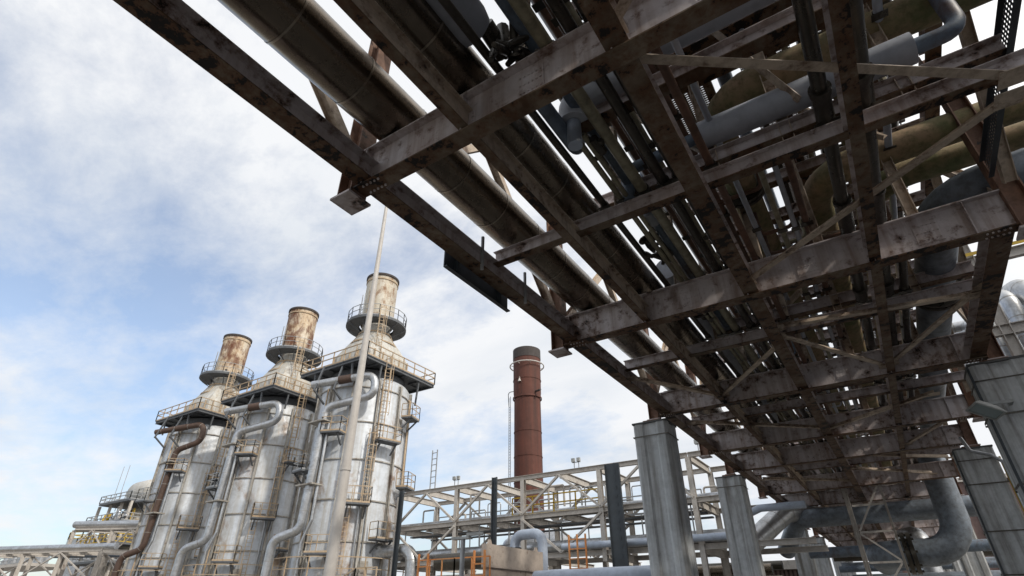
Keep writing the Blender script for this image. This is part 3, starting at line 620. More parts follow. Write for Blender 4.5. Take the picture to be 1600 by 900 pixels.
def vessel(cx, cy, label, stack, pipe_mats, du):
    c = (cx, cy); t = thing('exhaust_vessel', label, 'exhaust vessel', (cx, cy, G), 'row of tall silver exhaust vessels')
    RV = 3.68; phc = math.degrees(math.atan2(-cy, -cx))
    part('shell', MB().lathe((cx, cy, 0), [(RV, G), (RV, 16.3), (RV - .2, 16.6), (RV - .8, 16.62)], 72), M['shell'], t)
    part('neck', MB().lathe((cx, cy, 0), [(RV - .55, 16.55), (RV - .55, 17.35)], 40), M['under'], t)
    for z in (1.5, 4.35, 7.1, 9.95, 12.8, 15.6):
        part('ring', MB().lathe((cx, cy, 0), [(RV + .002, z - .06), (RV + .09, z - .05), (RV + .09, z + .03), (RV + .002, z + .06)], 72, False), M['rib'], t)
    for k in range(12):
        a = phc + 14 + k * 30; n = (math.cos(R(a)), math.sin(R(a)), 0)
        part('rib', MB().ibeam(pol(c, RV + .16, a, G), pol(c, RV + .16, a, 16.25), .22, .15, .025, .03, up=n, base=False), M['rib'], t)
        if k % 2 == 0:
            a2 = a - 4.6; part('stand_pipe', MB().sweep([pol(c, RV + .22, a2, G), pol(c, RV + .22, a2, 11.5 + (k % 4) * 2), pol(c, RV + .02, a2, 11.6 + (k % 4) * 2)], .075, 8), M['rail'] if k % 4 else M['silver'], t)
            a2 = a + 4.2; part('conduit', MB().sweep([pol(c, RV + .16, a2, G), pol(c, RV + .16, a2, 16.0)], .05, 8), M['rib'], t)
    # square main platform with brackets and handrails
    H = 4.05; Z = 17.4; dk = thing_part = None
    fr = MB().box((cx - H, cy - H, Z + .13), (cx + H, cy + H, Z + .2))
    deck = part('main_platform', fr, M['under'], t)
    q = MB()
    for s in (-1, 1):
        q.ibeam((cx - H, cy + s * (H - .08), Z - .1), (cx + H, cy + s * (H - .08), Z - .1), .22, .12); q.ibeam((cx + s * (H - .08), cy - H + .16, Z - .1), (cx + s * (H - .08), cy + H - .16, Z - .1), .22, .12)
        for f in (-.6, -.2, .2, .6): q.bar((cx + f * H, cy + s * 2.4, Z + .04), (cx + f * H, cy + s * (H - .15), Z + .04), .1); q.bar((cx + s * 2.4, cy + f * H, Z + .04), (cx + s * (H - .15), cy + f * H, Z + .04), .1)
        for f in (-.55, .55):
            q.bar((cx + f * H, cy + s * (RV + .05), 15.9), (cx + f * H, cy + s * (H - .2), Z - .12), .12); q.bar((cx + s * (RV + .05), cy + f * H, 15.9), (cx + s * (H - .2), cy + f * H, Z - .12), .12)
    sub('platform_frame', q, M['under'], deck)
    sub('railing', railing(MB(), [(cx - H, cy - H, Z + .2), (cx + H, cy - H, Z + .2), (cx + H, cy + H, Z + .2), (cx - H, cy + H, Z + .2)], closed=True), M['rail'], deck)
    # hood: rectangular casing tapering into the round stack
    b = 2.45; seg = 32; vs = []; fs = []
    lev = [(b, 17.62, 1.0), (b, 19.3, 1.0), (2.0, 20.6, .5), (1.40, 21.7, 0.0), (1.30, 22.0, 0.0), (1.30, 22.7, 0.0)]
    for (r, z, sq) in lev:
        for k in range(seg):
            a = 2 * math.pi * k / seg; ca, sa = math.cos(a), math.sin(a); f = 1 / max(abs(ca), abs(sa)); f = min(f, 1.32); rr = r * (1 + (f - 1) * sq); vs.append((cx + rr * ca, cy + rr * sa, z))
    for j in range(len(lev) - 1):
        for k in range(seg): fs.append([j * seg + k, j * seg + (k + 1) % seg, (j + 1) * seg + (k + 1) % seg, (j + 1) * seg + k])
    hd = part('hood', MB().add(vs, fs, False), M['hood'], t)
    for z, r in ((20.6, 2.06), (21.7, 1.46), (19.3, b + .06)): sub('band', MB().lathe((cx, cy, 0), [(r, z - .06), (r + .06, z - .06), (r + .06, z + .06), (r, z + .06)], 32, False), M['rail'], hd) if z > 20 else None
    for k in range(8):
        a = k * 45 + 22; sub('hood_seam', MB().bar(pol(c, 2.05, a, 20.62), pol(c, 1.46, a, 21.7), .07), M['rail'], hd)
    for s in (-1, 1):
        for f in (-.8, -.4, 0, .4, .8):
            part('hood_stiffener', MB().bar((cx + f * b, cy + s * (b + .05), 17.62), (cx + f * b, cy + s * (b + .05), 19.25), .1), M['rail'], t)
            part('hood_stiffener', MB().bar((cx + s * (b + .05), cy + f * b, 17.62), (cx + s * (b + .05), cy + f * b, 19.25), .1), M['rail'], t)
    # round upper platform and stack
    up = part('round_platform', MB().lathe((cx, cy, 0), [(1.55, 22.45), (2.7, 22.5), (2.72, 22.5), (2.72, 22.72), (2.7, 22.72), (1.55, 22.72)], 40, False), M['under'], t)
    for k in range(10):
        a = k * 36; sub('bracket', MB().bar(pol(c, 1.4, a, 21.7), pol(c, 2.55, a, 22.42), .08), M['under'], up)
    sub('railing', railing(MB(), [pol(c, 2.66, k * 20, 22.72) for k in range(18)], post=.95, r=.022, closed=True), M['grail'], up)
    st = part('stack', MB().lathe((cx, cy, 0), [(1.45, 22.73), (1.45, 27.7), (1.38, 27.72), (1.38, 23.0)], 48), stack, t)
    sub('rim', MB().lathe((cx, cy, 0), [(1.46, 27.62), (1.56, 27.62), (1.56, 27.82), (1.37, 27.82), (1.37, 27.4)], 48, False), M['chim_dark'], st)
    sub('band', MB().lathe((cx, cy, 0), [(1.452, 27.2), (1.52, 27.2), (1.52, 27.32), (1.452, 27.32)], 48, False), M['rail'], st)
    q = MB()
    for k in range(7):
        a = k * 51 + 15; q.box((cx + 1.5 * math.cos(R(a)) - .09, cy + 1.5 * math.sin(R(a)) - .09, 23.2), (cx + 1.5 * math.cos(R(a)) + .09, cy + 1.5 * math.sin(R(a)) + .09, 23.42))
    sub('port', q, M['chim_dark'], st)
    # ladders
    out = (math.cos(R(phc)), math.sin(R(phc))); side = (-out[1], out[0])
    def lad(r, a, z0, z1, mat, cage=True):
        oo = (math.cos(R(a)), math.sin(R(a))); part('ladder', ladder(MB(), (cx + r * oo[0], cy + r * oo[1]), oo, (-oo[1], oo[0]), z0, z1, cage), mat, t)
    lad(2.85, phc + 8, 18.2, 22.7, M['rail']); lad(RV + .45, phc + 20, 11.2, 17.4, M['rail']); lad(RV + .45, phc + 12, 6.8, 11.2, M['rail']); lad(RV + .45, phc - 3, 1.9, 6.8, M['rail'], False); lad(1.75, phc - 60, 22.7, 24.6, M['grail'], False)
    # little service platforms with their own rails
    for (a, z, wdt) in ((phc + 27, 11.2, 1.9), (phc + 5, 6.6, 1.8), (phc - 60, 9.0, 1.5), (phc + 62, 8.2, 1.5), (phc + 58, 13.6, 1.4), (phc - 28, 11.6, 1.6), (phc - 22, 3.4, 1.7), (phc + 34, 4.4, 1.6)):
        oo = Vector((math.cos(R(a)), math.sin(R(a)), 0)); ss = Vector((-oo.y, oo.x, 0)); b0 = Vector((cx, cy, z)) + oo * (RV + .25)
        m = MB().extrude([(-wdt / 2, 0), (wdt / 2, 0), (wdt / 2, .12), (-wdt / 2, .12)], b0, b0 + oo * .95)
        for k in (-.35, .35): m.bar(b0 + ss * (k * wdt) - Vector((0, 0, .75)), b0 + ss * (k * wdt) + oo * .8 - Vector((0, 0, .02)), .1)
        pl = part('service_platform', m, M['under'], t); u = Vector((0, 0, .12))
        sub('railing', railing(MB(), [b0 - ss * wdt / 2 + u, b0 - ss * wdt / 2 + oo * .93 + u, b0 + ss * wdt / 2 + oo * .93 + u, b0 + ss * wdt / 2 + u], post=.7, r=.022), M['rail'] if a != phc - 60 else M['grail'], pl)
    # large downpipe in the tangent plane facing the yard
    na = -65; n = Vector((math.cos(R(na)), math.sin(R(na)), 0)); tg = Vector((-n.y, n.x, 0))
    def tp(u, z, k=4.38): return Vector((cx, cy, z)) + n * k + tg * u
    path = [tp(-2.7, 15.6), tp(2.45 , 16.25), tp(2.55, 14.5), tp(-1.2 + du, 13.7), tp(-1.45 + du, 5.0), tp(-3.3 + du, 4.4), tp(-3.4 + du, G)]
    rd = .31 if pipe_mats[0] is M['silver'] else .27
    dp_ = pipe('downpipe', '', path, rd, pipe_mats[0], parent=t, bend=.75, seg=20, seam=1.4, seam_mat=M['rib'])
    sub('expansion_joint', MB().sweep([tp(-.5, 15.88), tp(.55, 16.01)], rd + .025, 20), pipe_mats[1], dp_)
    for u in (-2.2, -.6): sub('pipe_support', MB().bar(tp(u, 17.3, 4.0), tp(u, 14.9, 4.9), .12).bar(tp(u, 15.0, 4.9), tp(u + .4, 14.2, 3.7), .12), M['under'], dp_)
    for z in (12.6, 8.0): sub('pipe_support', MB().box(tuple(tp(-1.45 + du, z, 4.3) - Vector((.9, .5, .1))), tuple(tp(-1.45 + du, z, 4.3) + Vector((.9, .5, 0.0)))), M['rib'], dp_)
    pipe('small_downpipe', '', [tp(-.75 + du, 12.5), tp(-.75 + du, 5.6), tp(-1.2 + du, 4.2), tp(-1.2 + du, G)], .12, M['silver'], parent=t, bend=.3, seg=12)
    # manway panels and valves low on the shell
    for a, z in ((phc - 10, 2.6), (phc + 22, 2.7), (phc - 45, 3.0), (phc + 50, 13.2)):
        oo = Vector((math.cos(R(a)), math.sin(R(a)), 0)); p0 = Vector((cx, cy, z)) + oo * (RV + .003)
        part('access_panel', MB().extrude([(-.35, -.45), (.35, -.45), (.35, .45), (-.35, .45)], p0, p0 + oo * .07), M['rib'], t)
    q = MB(); a0 = phc - 70
    for k in range(7): q.bar(pol(c, RV + 1.2, a0 + k * 22, 3.3), pol(c, RV + 1.2, a0 + k * 22 + 22, 3.3), .06); q.bar(pol(c, RV + 1.2, a0 + k * 22, 2.6), pol(c, RV + 1.2, a0 + k * 22 + 22, 2.6), .05); q.bar(pol(c, RV + 1.2, a0 + k * 22, G), pol(c, RV + 1.2, a0 + k * 22, 3.3), .06, up=(1, 0, 0))
    part('ground_railing', q, M['rail'], t)
    return t
vessel(-35.0, 30.4, 'nearest tall silver vessel with a pale stack behind the light mast', M['stack1'], (M['silver'], M['rustpipe']), 0.0)
vessel(-46.9, 30.5, 'middle tall silver vessel with a rusty stack and clean silver downpipe', M['stack2'], (M['silver'], M['rustpipe']), 0.2)
vessel(-58.7, 30.4, 'farthest silver vessel with the rustiest stack and brown downpipe', M['stack2'], (M['rustpipe'], M['rustpipe']), 1.4)
pipe('bent_pipe', 'grey clad pipe bending down beside the nearest silver vessel', [(-31.6, 30.2, 3.75), (-27.7, 30.0, 3.75), (-27.7, 30.0, G)], .42, M['silver'], 'pipe', bend=.9, seg=24, seam=1.2, seam_mat=M['rib'])

# ------------------------------------------------------------------ light mast
m = MB().sweep([(-13.02, 10.93, G), (-13.02, 10.93, .88), (-13.02, 10.93, 14.4)], [.205, .16, .055], 20)
mast = tag(m.build('light_mast', M['mast']), 'tall tapering pale grey mast in front of the silver vessels', 'mast')
part('base_plate', MB().box((-13.3, 10.65, G), (-12.74, 11.21, G + .04)), M['mast'], mast)
part('joint', MB().sweep([(-13.02, 10.93, 3.6), (-13.02, 10.93, 3.75)], [.157, .155], 20), M['mast'], mast)

# ------------------------------------------------------------------ red chimney
ch = thing('chimney', 'rust red steel chimney with a pale ring near its dark top', 'chimney', (-31.44, 51.1, G))
cx, cy = -31.44, 51.1
part('barrel', MB().lathe((cx, cy, 0), [(1.62, G), (1.52, 21.3), (1.60, 21.9), (1.62, 26.6)], 48), M['chim'], ch)
for z in (6.5, 9.2, 11.9, 14.6, 17.3, 23.4): part('seam', MB().lathe((cx, cy, 0), [(1.50 + .1 * max(0, (21.3 - z) / 23) + (.11 if z > 22 else .025), z), (1.66 if z > 22 else 1.565 + .1 * max(0, (21.3 - z) / 23), z), (1.66 if z > 22 else 1.565 + .1 * max(0, (21.3 - z) / 23), z + .06), (1.50, z + .06)], 40, False), M['chim'], ch)
part('cap', MB().lathe((cx, cy, 0), [(1.63, 26.1), (1.66, 26.1), (1.66, 27.3), (1.5, 27.35), (1.5, 25.5)], 48), M['chim_dark'], ch)
q = MB(); pts = [pol((cx, cy), 2.02, k * 15, 25.3) for k in range(25)]; q.sweep(pts, .07, 8, False)
for k in range(8): q.bar(pol((cx, cy), 1.6, k * 45, 25.2), pol((cx, cy), 2.0, k * 45, 25.25), .06)
part('ring', q, M['mast'], ch)
part('band', MB().lathe((cx, cy, 0), [(1.58, 21.2), (1.68, 21.2), (1.68, 21.38), (1.58, 21.38)], 40, False), M['chim'], ch)
lx = (cx - 1.55, cy - 1.2)
q = MB(); ladder(q, (cx - 1.85, cy - .9), (-.6, -.8), (.8, -.6), 6.0, 20.6, False, .5)
q.sweep(fillet([(cx - 1.9, cy - 1.0, 20.5), (cx - 2.0, cy - 1.0, 22.2), (cx - 1.3, cy - .9, 22.2)], .4), .05, 8)
part('ladder', q, M['grail'], ch)
q = MB().lathe((cx + .05, cy - 1.75, 0), [(.2, 22.9), (.16, 23.0), (.05, 23.3), (.0, 23.4)], 12); q.bar((cx + .05, cy - 1.6, 23.3), (cx + .05, cy - 1.75, 23.5), .06)
part('lamp', q, M['mast'], ch)
part('outlet', MB().sweep([(cx + 1.4, cy - .5, 21.8), (cx + 2.3, cy - .9, 21.7)], .12, 8), M['chim_dark'], ch)

# ------------------------------------------------------------------ lattice pipe bridges
def bridge(name, label, p0, p1, wv, zs, n, mat, ext=0.0, xbrace=True, bw=.26):
    p0, p1, wv = Vector(p0), Vector(p1), Vector(wv); d = (p1 - p0) / n
    t = thing(name, label, 'pipe bridge', (*(p0 + (p1 - p0) / 2).xy, G)); Zv = Vector((0, 0, 1))
    for f in (0, 1):
        o = wv * f
        for z in zs: part('chord', MB().ibeam(p0 + o + Zv * z - d * ext, p1 + o + Zv * z, bw, bw * .9, .02, .016), mat, t)
        for k in range(n + 1):
            a = p0 + d * k + o
            part('post', MB().ibeam(a + Zv * ((G if k % 2 == 0 else zs[0] - .3)), a + Zv * (zs[-1] - .01), bw, bw, .02, .016, up=tuple(wv.normalized()), base=False), mat, t)
        if xbrace:
            for k in range(n):
                for j in range(len(zs) - 1):
                    a, b = p0 + d * k + o, p0 + d * (k + 1) + o; mid = (a + b) / 2; off = wv.normalized() * (.14 if f else -.14)
                    lo, hi = zs[j] + .26, zs[j + 1] - .02
                    if (j == 1 or len(zs) == 2): pr = [(a + Zv * lo, mid + Zv * hi), (b + Zv * lo, mid + Zv * hi)] if len(zs) > 2 else [((a if k % 2 else b) + Zv * lo, (b if k % 2 else a) + Zv * hi)]
                    elif k % 2 == 0 and j == 0: pr = [(a + Zv * hi, mid + Zv * lo), (b + Zv * hi, mid + Zv * lo)]
                    else: pr = []
                    for u, v in pr: part('diagonal', MB().bar(u + off, v + off, .15, .12), mat, t)
    for k in range(2 * n + 1):
        a = p0 + d * (k / 2)
        for z in zs:
            if k % 2 == 0 or z == zs[-1] or z == zs[1]: part('cross_beam', MB().ibeam(a + Zv * (z - .14) + wv.normalized() * .14, a + wv + Zv * (z - .14) - wv.normalized() * .14, .42, .2), mat, t)
    return t
pb = bridge('pipe_bridge', 'pale two-storey lattice pipe bridge running from the vessels to the rack', (-29.4, 30, 0), (-8.35, 30, 0), (0, 4.2, 0), (2.75, 4.95, 7.25), 4, M['truss'])
for y in (30, 34.2): part('chord', MB().ibeam((-8.3, y, 2.75), (-3.2, y, 2.75), .26, .24), M['truss'], pb); part('chord', MB().ibeam((-8.3, y, 4.95), (-5.9, y, 4.95), .26, .24), M['truss'], pb); part('chord', MB().ibeam((-8.3, y, 7.25), (-5.6, y, 7.25), .26, .24), M['truss'], pb)
part('railing', railing(MB(), [(-29, 34.0, 5.22), (-9, 34.0, 5.22)], post=1.6), M['grail'], pb)
part('railing', railing(MB(), [(-20, 30.5, 5.22), (-14, 30.5, 5.22)], post=1.4), M['yellow'], pb)
q = MB()
for x in (-13.0, -12.5): q.sweep([(x, 29.6, 1.0), (x, 29.6, 6.3)], .05, 8)
z = 1.2
while z < 6.2: q.bar((-13.0, 29.6, z), (-12.5, 29.6, z), .035); z += .3
part('ladder', q, M['grail'], pb)
q = MB()
for x in (-9.3, -8.85): q.sweep([(x, 29.6, 1.2), (x, 29.6, 8.1)], .04, 8)
z = 1.4
while z < 8.0: q.bar((-9.3, 29.6, z), (-8.85, 29.6, z), .03); z += .3
part('ladder', q, M['grail'], pb)
bp = 'pipes on the lattice pipe bridge'
for (y, z, r, m, l) in [(30.9, 3.45, .30, 'silver', 'silver clad pipe lying on the lower deck of the pipe bridge, nearest'), (31.6, 3.40, .24, 'bare', 'dark pipe lying on the lower deck of the pipe bridge'), (32.4, 3.5, .34, 'clad', 'brown clad pipe lying on the lower deck of the pipe bridge'), (33.3, 3.35, .20, 'silver', 'thin silver pipe lying on the lower deck of the pipe bridge'),
                        (31.2, 5.42, .16, 'silver', 'silver pipe lying on the upper deck of the pipe bridge'), (32.6, 5.45, .18, 'olive', 'dull pipe lying on the upper deck of the pipe bridge')]:
    pipe('bridge_pipe', l, [(-30.2, y, z), (-6.2, y, z)], r, M[m], 'pipe', bp, seg=16, seam=2.2 if m in ('silver', 'clad') else None, seam_mat=M['rib'])
pipe('light_blue_pipe', 'light blue pipe with a double jog beside the second and third columns', [(-16, 29.55, 3.25), (-6.6, 29.55, 3.25), (-6.1, 29.55, 3.5), (-5.9, 29.55, 4.1), (-5.2, 29.55, 4.35), (-3.2, 29.55, 4.35)], .17, M['lblue'], 'pipe', bend=.35, seg=16)
pipe('bent_pipe', 'fat silver pipe end angling down behind the second column', [(-3.6, 35.5, 4.7), (-4.7, 33.8, 4.7), (-6.9, 31.8, 2.7)], .52, M['silver'], 'pipe', bend=.9, seg=24, seam=.8, seam_mat=M['rib'])
def riser(x0, x1, y, z0, z1):
    q = MB().box((x0, y, z0), (x1, y + .03, z1))
    q.box((x0 - .03, y - .1, z0), (x0 - .002, y + .05, z1)); q.box((x1 + .002, y - .1, z0), (x1 + .03, y + .05, z1)); k = z0 + .2
    while k < z1 - .1:
        q.box((x0 + (x1 - x0) * .62, y - .022, k), (x0 + (x1 - x0) * .70, y - .002, k + .16)); k += .42
    return q
tag(riser(-12.75, -11.95, 29.0, .2, 7.25).build('cable_tray', M['tray']), 'broad dark upright cable tray in front of the pipe bridge', 'cable tray')
for x, l in ((-28.9, 'dark narrow upright tray at the vessel end of the pipe bridge'), (-20.85, 'dark narrow upright tray at the middle of the pipe bridge')):
    tag(riser(x, x + .3, 29.5, .6, 7.55).build('cable_tray', M['tray']), l, 'cable tray')
def rooftop_lamp(x, y, z, l):
    t = thing('flood_lamp', l, 'lamp', (x, y, z), 'small lamps on top of the pipe bridge')
    part('stand', MB().bar((x, y, z), (x, y, z + .6), .04, up=(1, 0, 0)).bar((x + .3, y, z), (x + .3, y, z + .6), .04, up=(1, 0, 0)).bar((x - .12, y, z + .35), (x + .42, y, z + .35), .04), M['grail'], t)
    for s in (-.06, .3): part('lamp_head', MB().box((x + s - .1, y - .08, z + .38), (x + s + .1, y + .08, z + .60)), M['lamp'], t)
rooftop_lamp(-24.4, 30, 7.52, 'small pair of lamps on the bridge top nearest the vessels')
rooftop_lamp(-15.2, 30, 7.52, 'small pair of lamps on the bridge top right of the chimney')
rooftop_lamp(-7.7, 30, 7.52, 'small pair of lamps on the bridge top behind the first column')
q = MB()
for x in (-26.6, -26.15): q.bar((x, 30, 7.5), (x, 30, 10.2), .06, up=(1, 0, 0))
for k in range(6): q.bar((-26.6, 30, 7.9 + k * .42), (-26.15, 30, 7.9 + k * .42), .045)
tag(q.build('ladder_cage', M['grail']), 'short grey ladder rising above the pipe bridge top', 'ladder')

rnd = random.Random(3)
for k in range(16):
    x = -28.2 + k * 1.28 + rnd.uniform(-.3, .3); y = rnd.choice((30.5, 31.5, 32.6, 33.6)); h = rnd.uniform(.8, 1.9); L = rnd.uniform(.5, 1.4)
    path = fillet([(x, y, 5.2), (x, y, 5.2 + h), (x + L, y, 5.2 + h), (x + L, y, 5.2 + h * .3)], .12)
    part('riser', MB().sweep(path, rnd.uniform(.035, .07), 8), M[rnd.choice(('grail', 'truss', 'silver'))], pb)
for k in range(20):
    x = -28.8 + k * 1.05 + rnd.uniform(-.2, .2); y = rnd.choice((30.4, 32, 33.8)); part('hanger', MB().bar((x, y, rnd.uniform(3.0, 3.9)), (x, y, 4.95), .06, up=(1, 0, 0)), M['grail'], pb)
for y, z in ((30.3, 5.0), (31.0, 4.6), (32.0, 4.7), (33.2, 4.62)): part('cable_ladder', MB().box((-29, y, z), (-8.4, y + .35, z + .08)), M['under'], pb)
dm = thing('flash_drum', 'dull silver drum lying behind the pipe bridge left of the chimney', 'drum', (-22.5, 37.5, G))
part('body', MB().sweep([(-25.2, 37.5, 4.1), (-25, 37.5, 4.1), (-24.5, 37.5, 4.1), (-20.5, 37.5, 4.1), (-20, 37.5, 4.1), (-19.8, 37.5, 4.1)], [.2, .8, 1.05, 1.05, .8, .2], 24), M['silver'], dm)
for x in (-24, -21): part('leg', MB().box((x - .15, 36.9, G), (x + .15, 38.1, 3.3)), M['truss'], dm)
for k, (y, z, r, m) in enumerate(((36.0, 1.2, .35, 'bare'), (36.6, 2.2, .28, 'clad'), (38.6, .6, .4, 'bare'), (39.4, 1.7, .3, 'olive'), (40.2, 2.6, .26, 'bare'), (41, .2, .5, 'clad'))):
    pipe('yard_pipe', '%s dim pipe running low behind the pipe bridge, counted from the front' % NTH[k], [(-34, y, z), (-6.5, y, z)], r, M[m], 'pipe', 'dim pipes behind the pipe bridge', seg=12)
for k in range(7):
    x = -31 + k * 3.7; tag(MB().ibeam((x, 35.6, G), (x, 35.6, 2.9), .3, .3, base=False, up=(1, 0, 0)).ibeam((x, 35.3, 2.9), (x, 41.6, 2.9), .3, .25).build('pipe_stand', M['truss']), '%s low pipe stand behind the pipe bridge from the vessel end' % NTH[k], 'pipe stand', 'low pipe stands behind the bridge')

# ------------------------------------------------------------------ yard equipment at the foot of the picture
tk = thing('equipment_box', 'beige sheet metal box with lifting ears and peeling lid', 'equipment box', (-12.5, 17.5, G))
part('body', MB().box((-11.47, 15.76, G), (-11.34, 19.24, 1.28)), M['beige'], tk)
part('lid', MB().box((-11.5, 15.7, 1.283), (-11.3, 19.3, 1.98)).box((-11.297, 15.8, 1.30), (-11.27, 19.2, 1.36)), M['beige'], tk)
part('side_box', MB().box((-14.2, 15.9, G), (-11.48, 19.0, 1.05)).box((-14.25, 15.85, 1.053), (-11.51, 19.05, 1.12)), M['beige'], tk)
for y in (16.0, 18.95): part('lifting_ear', MB().extrude([(-.13, 0), (.13, 0), (.06, .14), (-.06, .14)], (-11.42, y, 1.983), (-11.38, y, 1.983), (0, 0, 1)), M['beige'], tk)
q = railing(MB(), [(-13.75, 15.2, .2), (-12.2, 15.2, .2), (-10.8, 15.2, .2)], h=1.35, post=.62, r=.018)
for x in (-13.75, -10.8): q.bar((x, 15.2, G), (x, 15.2, .2), .07, up=(1, 0, 0))
q.box((-13.8, 15.1, .05), (-10.75, 15.68, .13))
tag(q.build('guard_rail', M['orange']), 'orange guard rail on the landing in front of the beige box', 'railing')
for x, l in ((-13.6, 'orange access ladder at the lamp end of the guard rail'), (-11.3, 'orange access ladder at the beige box end of the guard rail')):
    t = MB()
    for xx in (x, x + .4): t.bar((xx, 15.05, G), (xx, 15.05, 1.72), .055, up=(1, 0, 0))
    for k in range(9): t.bar((x, 15.05, -1.3 + k * .33), (x + .4, 15.05, -1.3 + k * .33), .04)
    tag(t.build('access_ladder', M['orange']), l, 'ladder')
t = MB()
for x in (-10.55, -10.2, -9.85): t.bar((x, 20, G), (x, 20, 2.6), .055, up=(1, 0, 0))
for k in range(12): t.bar((-10.55, 20, -1.2 + k * .33), (-9.85, 20, -1.2 + k * .33), .04)
tag(t.build('access_ladder', M['orange']), 'narrow orange ladder standing left of the broad dark cable tray', 'ladder')
t = MB()
for x in (-10.6, -10.35, -10.1, -9.6): t.bar((x, 17.6, G), (x, 17.6, 1.25), .06, up=(1, 0, 0))
for z in (.5, 1.2): t.bar((-10.6, 17.6, z), (-9.6, 17.6, z), .05)
tag(t.build('guard_rail', M['orange']), 'short orange rail beside the light blue pipe loop', 'railing')
pipe('light_blue_pipe', 'light blue pipe loop arching beside the beige box', [(-13.6, 20.9, G), (-13.6, 20.9, 2.85), (-12.15, 20.75, 2.85), (-12.15, 20.75, G)], .20, M['lblue'], 'pipe', bend=.42, seg=24, flanges=[((-13.6, 20.9, 2.3), (0, 0, 1))])
pipe('light_blue_pipe', 'thick light blue pipe lying level at the bottom edge before the first column', [(-10.6, 17.6, 1.0), (-6.9, 17.6, 1.0), (-6.4, 18.0, .9), (-6.2, 21, .6)], .26, M['lblue'], 'pipe', bend=.5, seg=24)
pipe('light_blue_pipe', 'light blue pipe crossing behind the orange rail', [(-14, 23, 1.4), (-8.4, 23, 1.4)], .27, M['lblue'], 'pipe', seg=18)
ap = thing('area_lamp', 'small grey area lamp on a post before the orange guard rail', 'lamp', (-9.23, 11.8, G))
part('post', MB().sweep([(-9.23, 11.8, G), (-9.23, 11.8, 1.62)], .06, 12), M['grail'], ap)
part('lamp_head', MB().box((-9.55, 11.72, 1.62), (-9.0, 11.9, 1.68)).bar((-9.1, 11.78, 1.72), (-8.72, 11.95, 1.74), .12, .07), M['lamp'], ap)
pipe('dark_duct', 'dark round duct lying level behind the beige box', [(-18.2, 21.5, 2.05), (-14.4, 21.5, 2.05)], .36, M['bare'], 'duct', seg=24)
pipe('dark_duct', 'brown clad duct lying level left of the beige box', [(-22.5, 27.5, 2.6), (-17, 27.5, 2.6)], .36, M['clad'], 'duct', seg=24, seam=1.5)
sh = thing('shed', 'brown corrugated shed behind the first two columns', 'shed', (-14.5, 52, G))
q = MB(); x = -20.0
while x < -6: q.box((x, 49.9, G), (x + .18, 50.05, 2.9)); x += .3
q.box((-20, 50.06, G), (-6, 56, 2.9)); part('wall', q, M['shed'], sh)
part('roof', MB().box((-20.3, 49.4, 2.903), (-5.7, 56.3, 3.5)), M['truss'], sh)
# walkway railing at the foot of the nearest vessel
tag(railing(MB(), [(-30.8, 25.6, .2), (-28.2, 25.6, 1.3), (-26.4, 25.6, 1.3)], h=1.1, post=.9).box((-31, 25.55, G), (-26.4, 26.6, G + .2)).build('stair_rail', M['rail']), 'tan stair rail at the foot of the nearest vessel', 'railing')

# ------------------------------------------------------------------ far left process unit and racks
bridge('pipe_bridge', 'low pale lattice pipe bridge at the far left edge', (-112, 18, 0), (-76, 31, 0), (1.2, 4.0, 0), (2.9, 6.1), 7, M['truss'], bw=.4)
pipe('bridge_pipe', 'fat silver pipe along the top of the far left bridge', [(-113, 19, 6.75), (-76, 32.4, 6.75)], .36, M['silver'], 'pipe', seg=18, seam=3, seam_mat=M['rib'])
bridge('pipe_bridge', 'far pipe bridge with blue band behind the farthest vessel', (-88, 32, 0), (-64, 44, 0), (2, 4, 0), (3.2, 6.3, 9.2), 5, M['truss'], bw=.4)
pipe('bridge_pipe', 'blue pipe along the middle of the bridge behind the farthest vessel', [(-88.5, 31, 6.3), (-64, 43.2, 6.3)], .35, M['blue'], 'pipe', seg=14)
pipe('bridge_pipe', 'silver pipe along the top of the bridge behind the farthest vessel', [(-88.5, 32, 9.9), (-64, 44.3, 9.9)], .4, M['silver'], 'pipe', seg=14)
un = thing('process_unit', 'far process tower with decks and a domed silver drum on top', 'process unit', (-103.5, 45.5, G))
ux, uy = -103.5, 45.5
for dx in (-5.6, -1.8, 1.9, 4.9):
    for dy in (-3.5, 3.5): part('post', MB().ibeam((ux + dx, uy + dy, G), (ux + dx, uy + dy, 15.2), .35, .35, base=False, up=(1, 0, 0)), M['truss'], un)
for z, e in ((6.5, 6.2), (9.0, 6.0), (12.0, 5.8), (15.2, 5.0)):
    dk = part('deck', MB().box((ux - e, uy - e * .8, z), (ux + e, uy + e * .8, z + .3)), M['under'], un)
    sub('railing', railing(MB(), [(ux - e, uy - e * .8, z + .3), (ux + e, uy - e * .8, z + .3), (ux + e, uy + e * .8, z + .3), (ux - e, uy + e * .8, z + .3)], post=1.6, r=.05, closed=True), M['yellow'] if z == 9.0 else M['grail'], dk)
part('drum', MB().sweep([(ux - 2.6, uy, 17.3), (ux - 2.3, uy, 17.3), (ux - 1.5, uy, 17.3), (ux + 2.6, uy, 17.3), (ux + 3.6, uy, 17.0), (ux + 4.3, uy, 16.2), (ux + 4.5, uy, 14.6)], [.4, 1.4, 2.0, 2.0, 1.8, 1.5, 1.3], 28), M['hood'], un)
rnd = random.Random(5)
for k in range(26):
    x = ux + rnd.uniform(-5, 5); z = rnd.choice((6.8, 9.3, 12.3, 9.3)); y = uy - rnd.uniform(2, 4); h = rnd.uniform(.8, 2.4)
    part('process_pipe', MB().sweep(fillet([(x, y, z), (x, y, z + h), (x + rnd.uniform(-1.6, 1.6), y, z + h), (x + rnd.uniform(-1, 1), y - .3, z + .3)], .25), rnd.uniform(.07, .22), 8), M[rnd.choice(('silver', 'pale', 'yellow', 'truss', 'grail', 'hood'))], un)
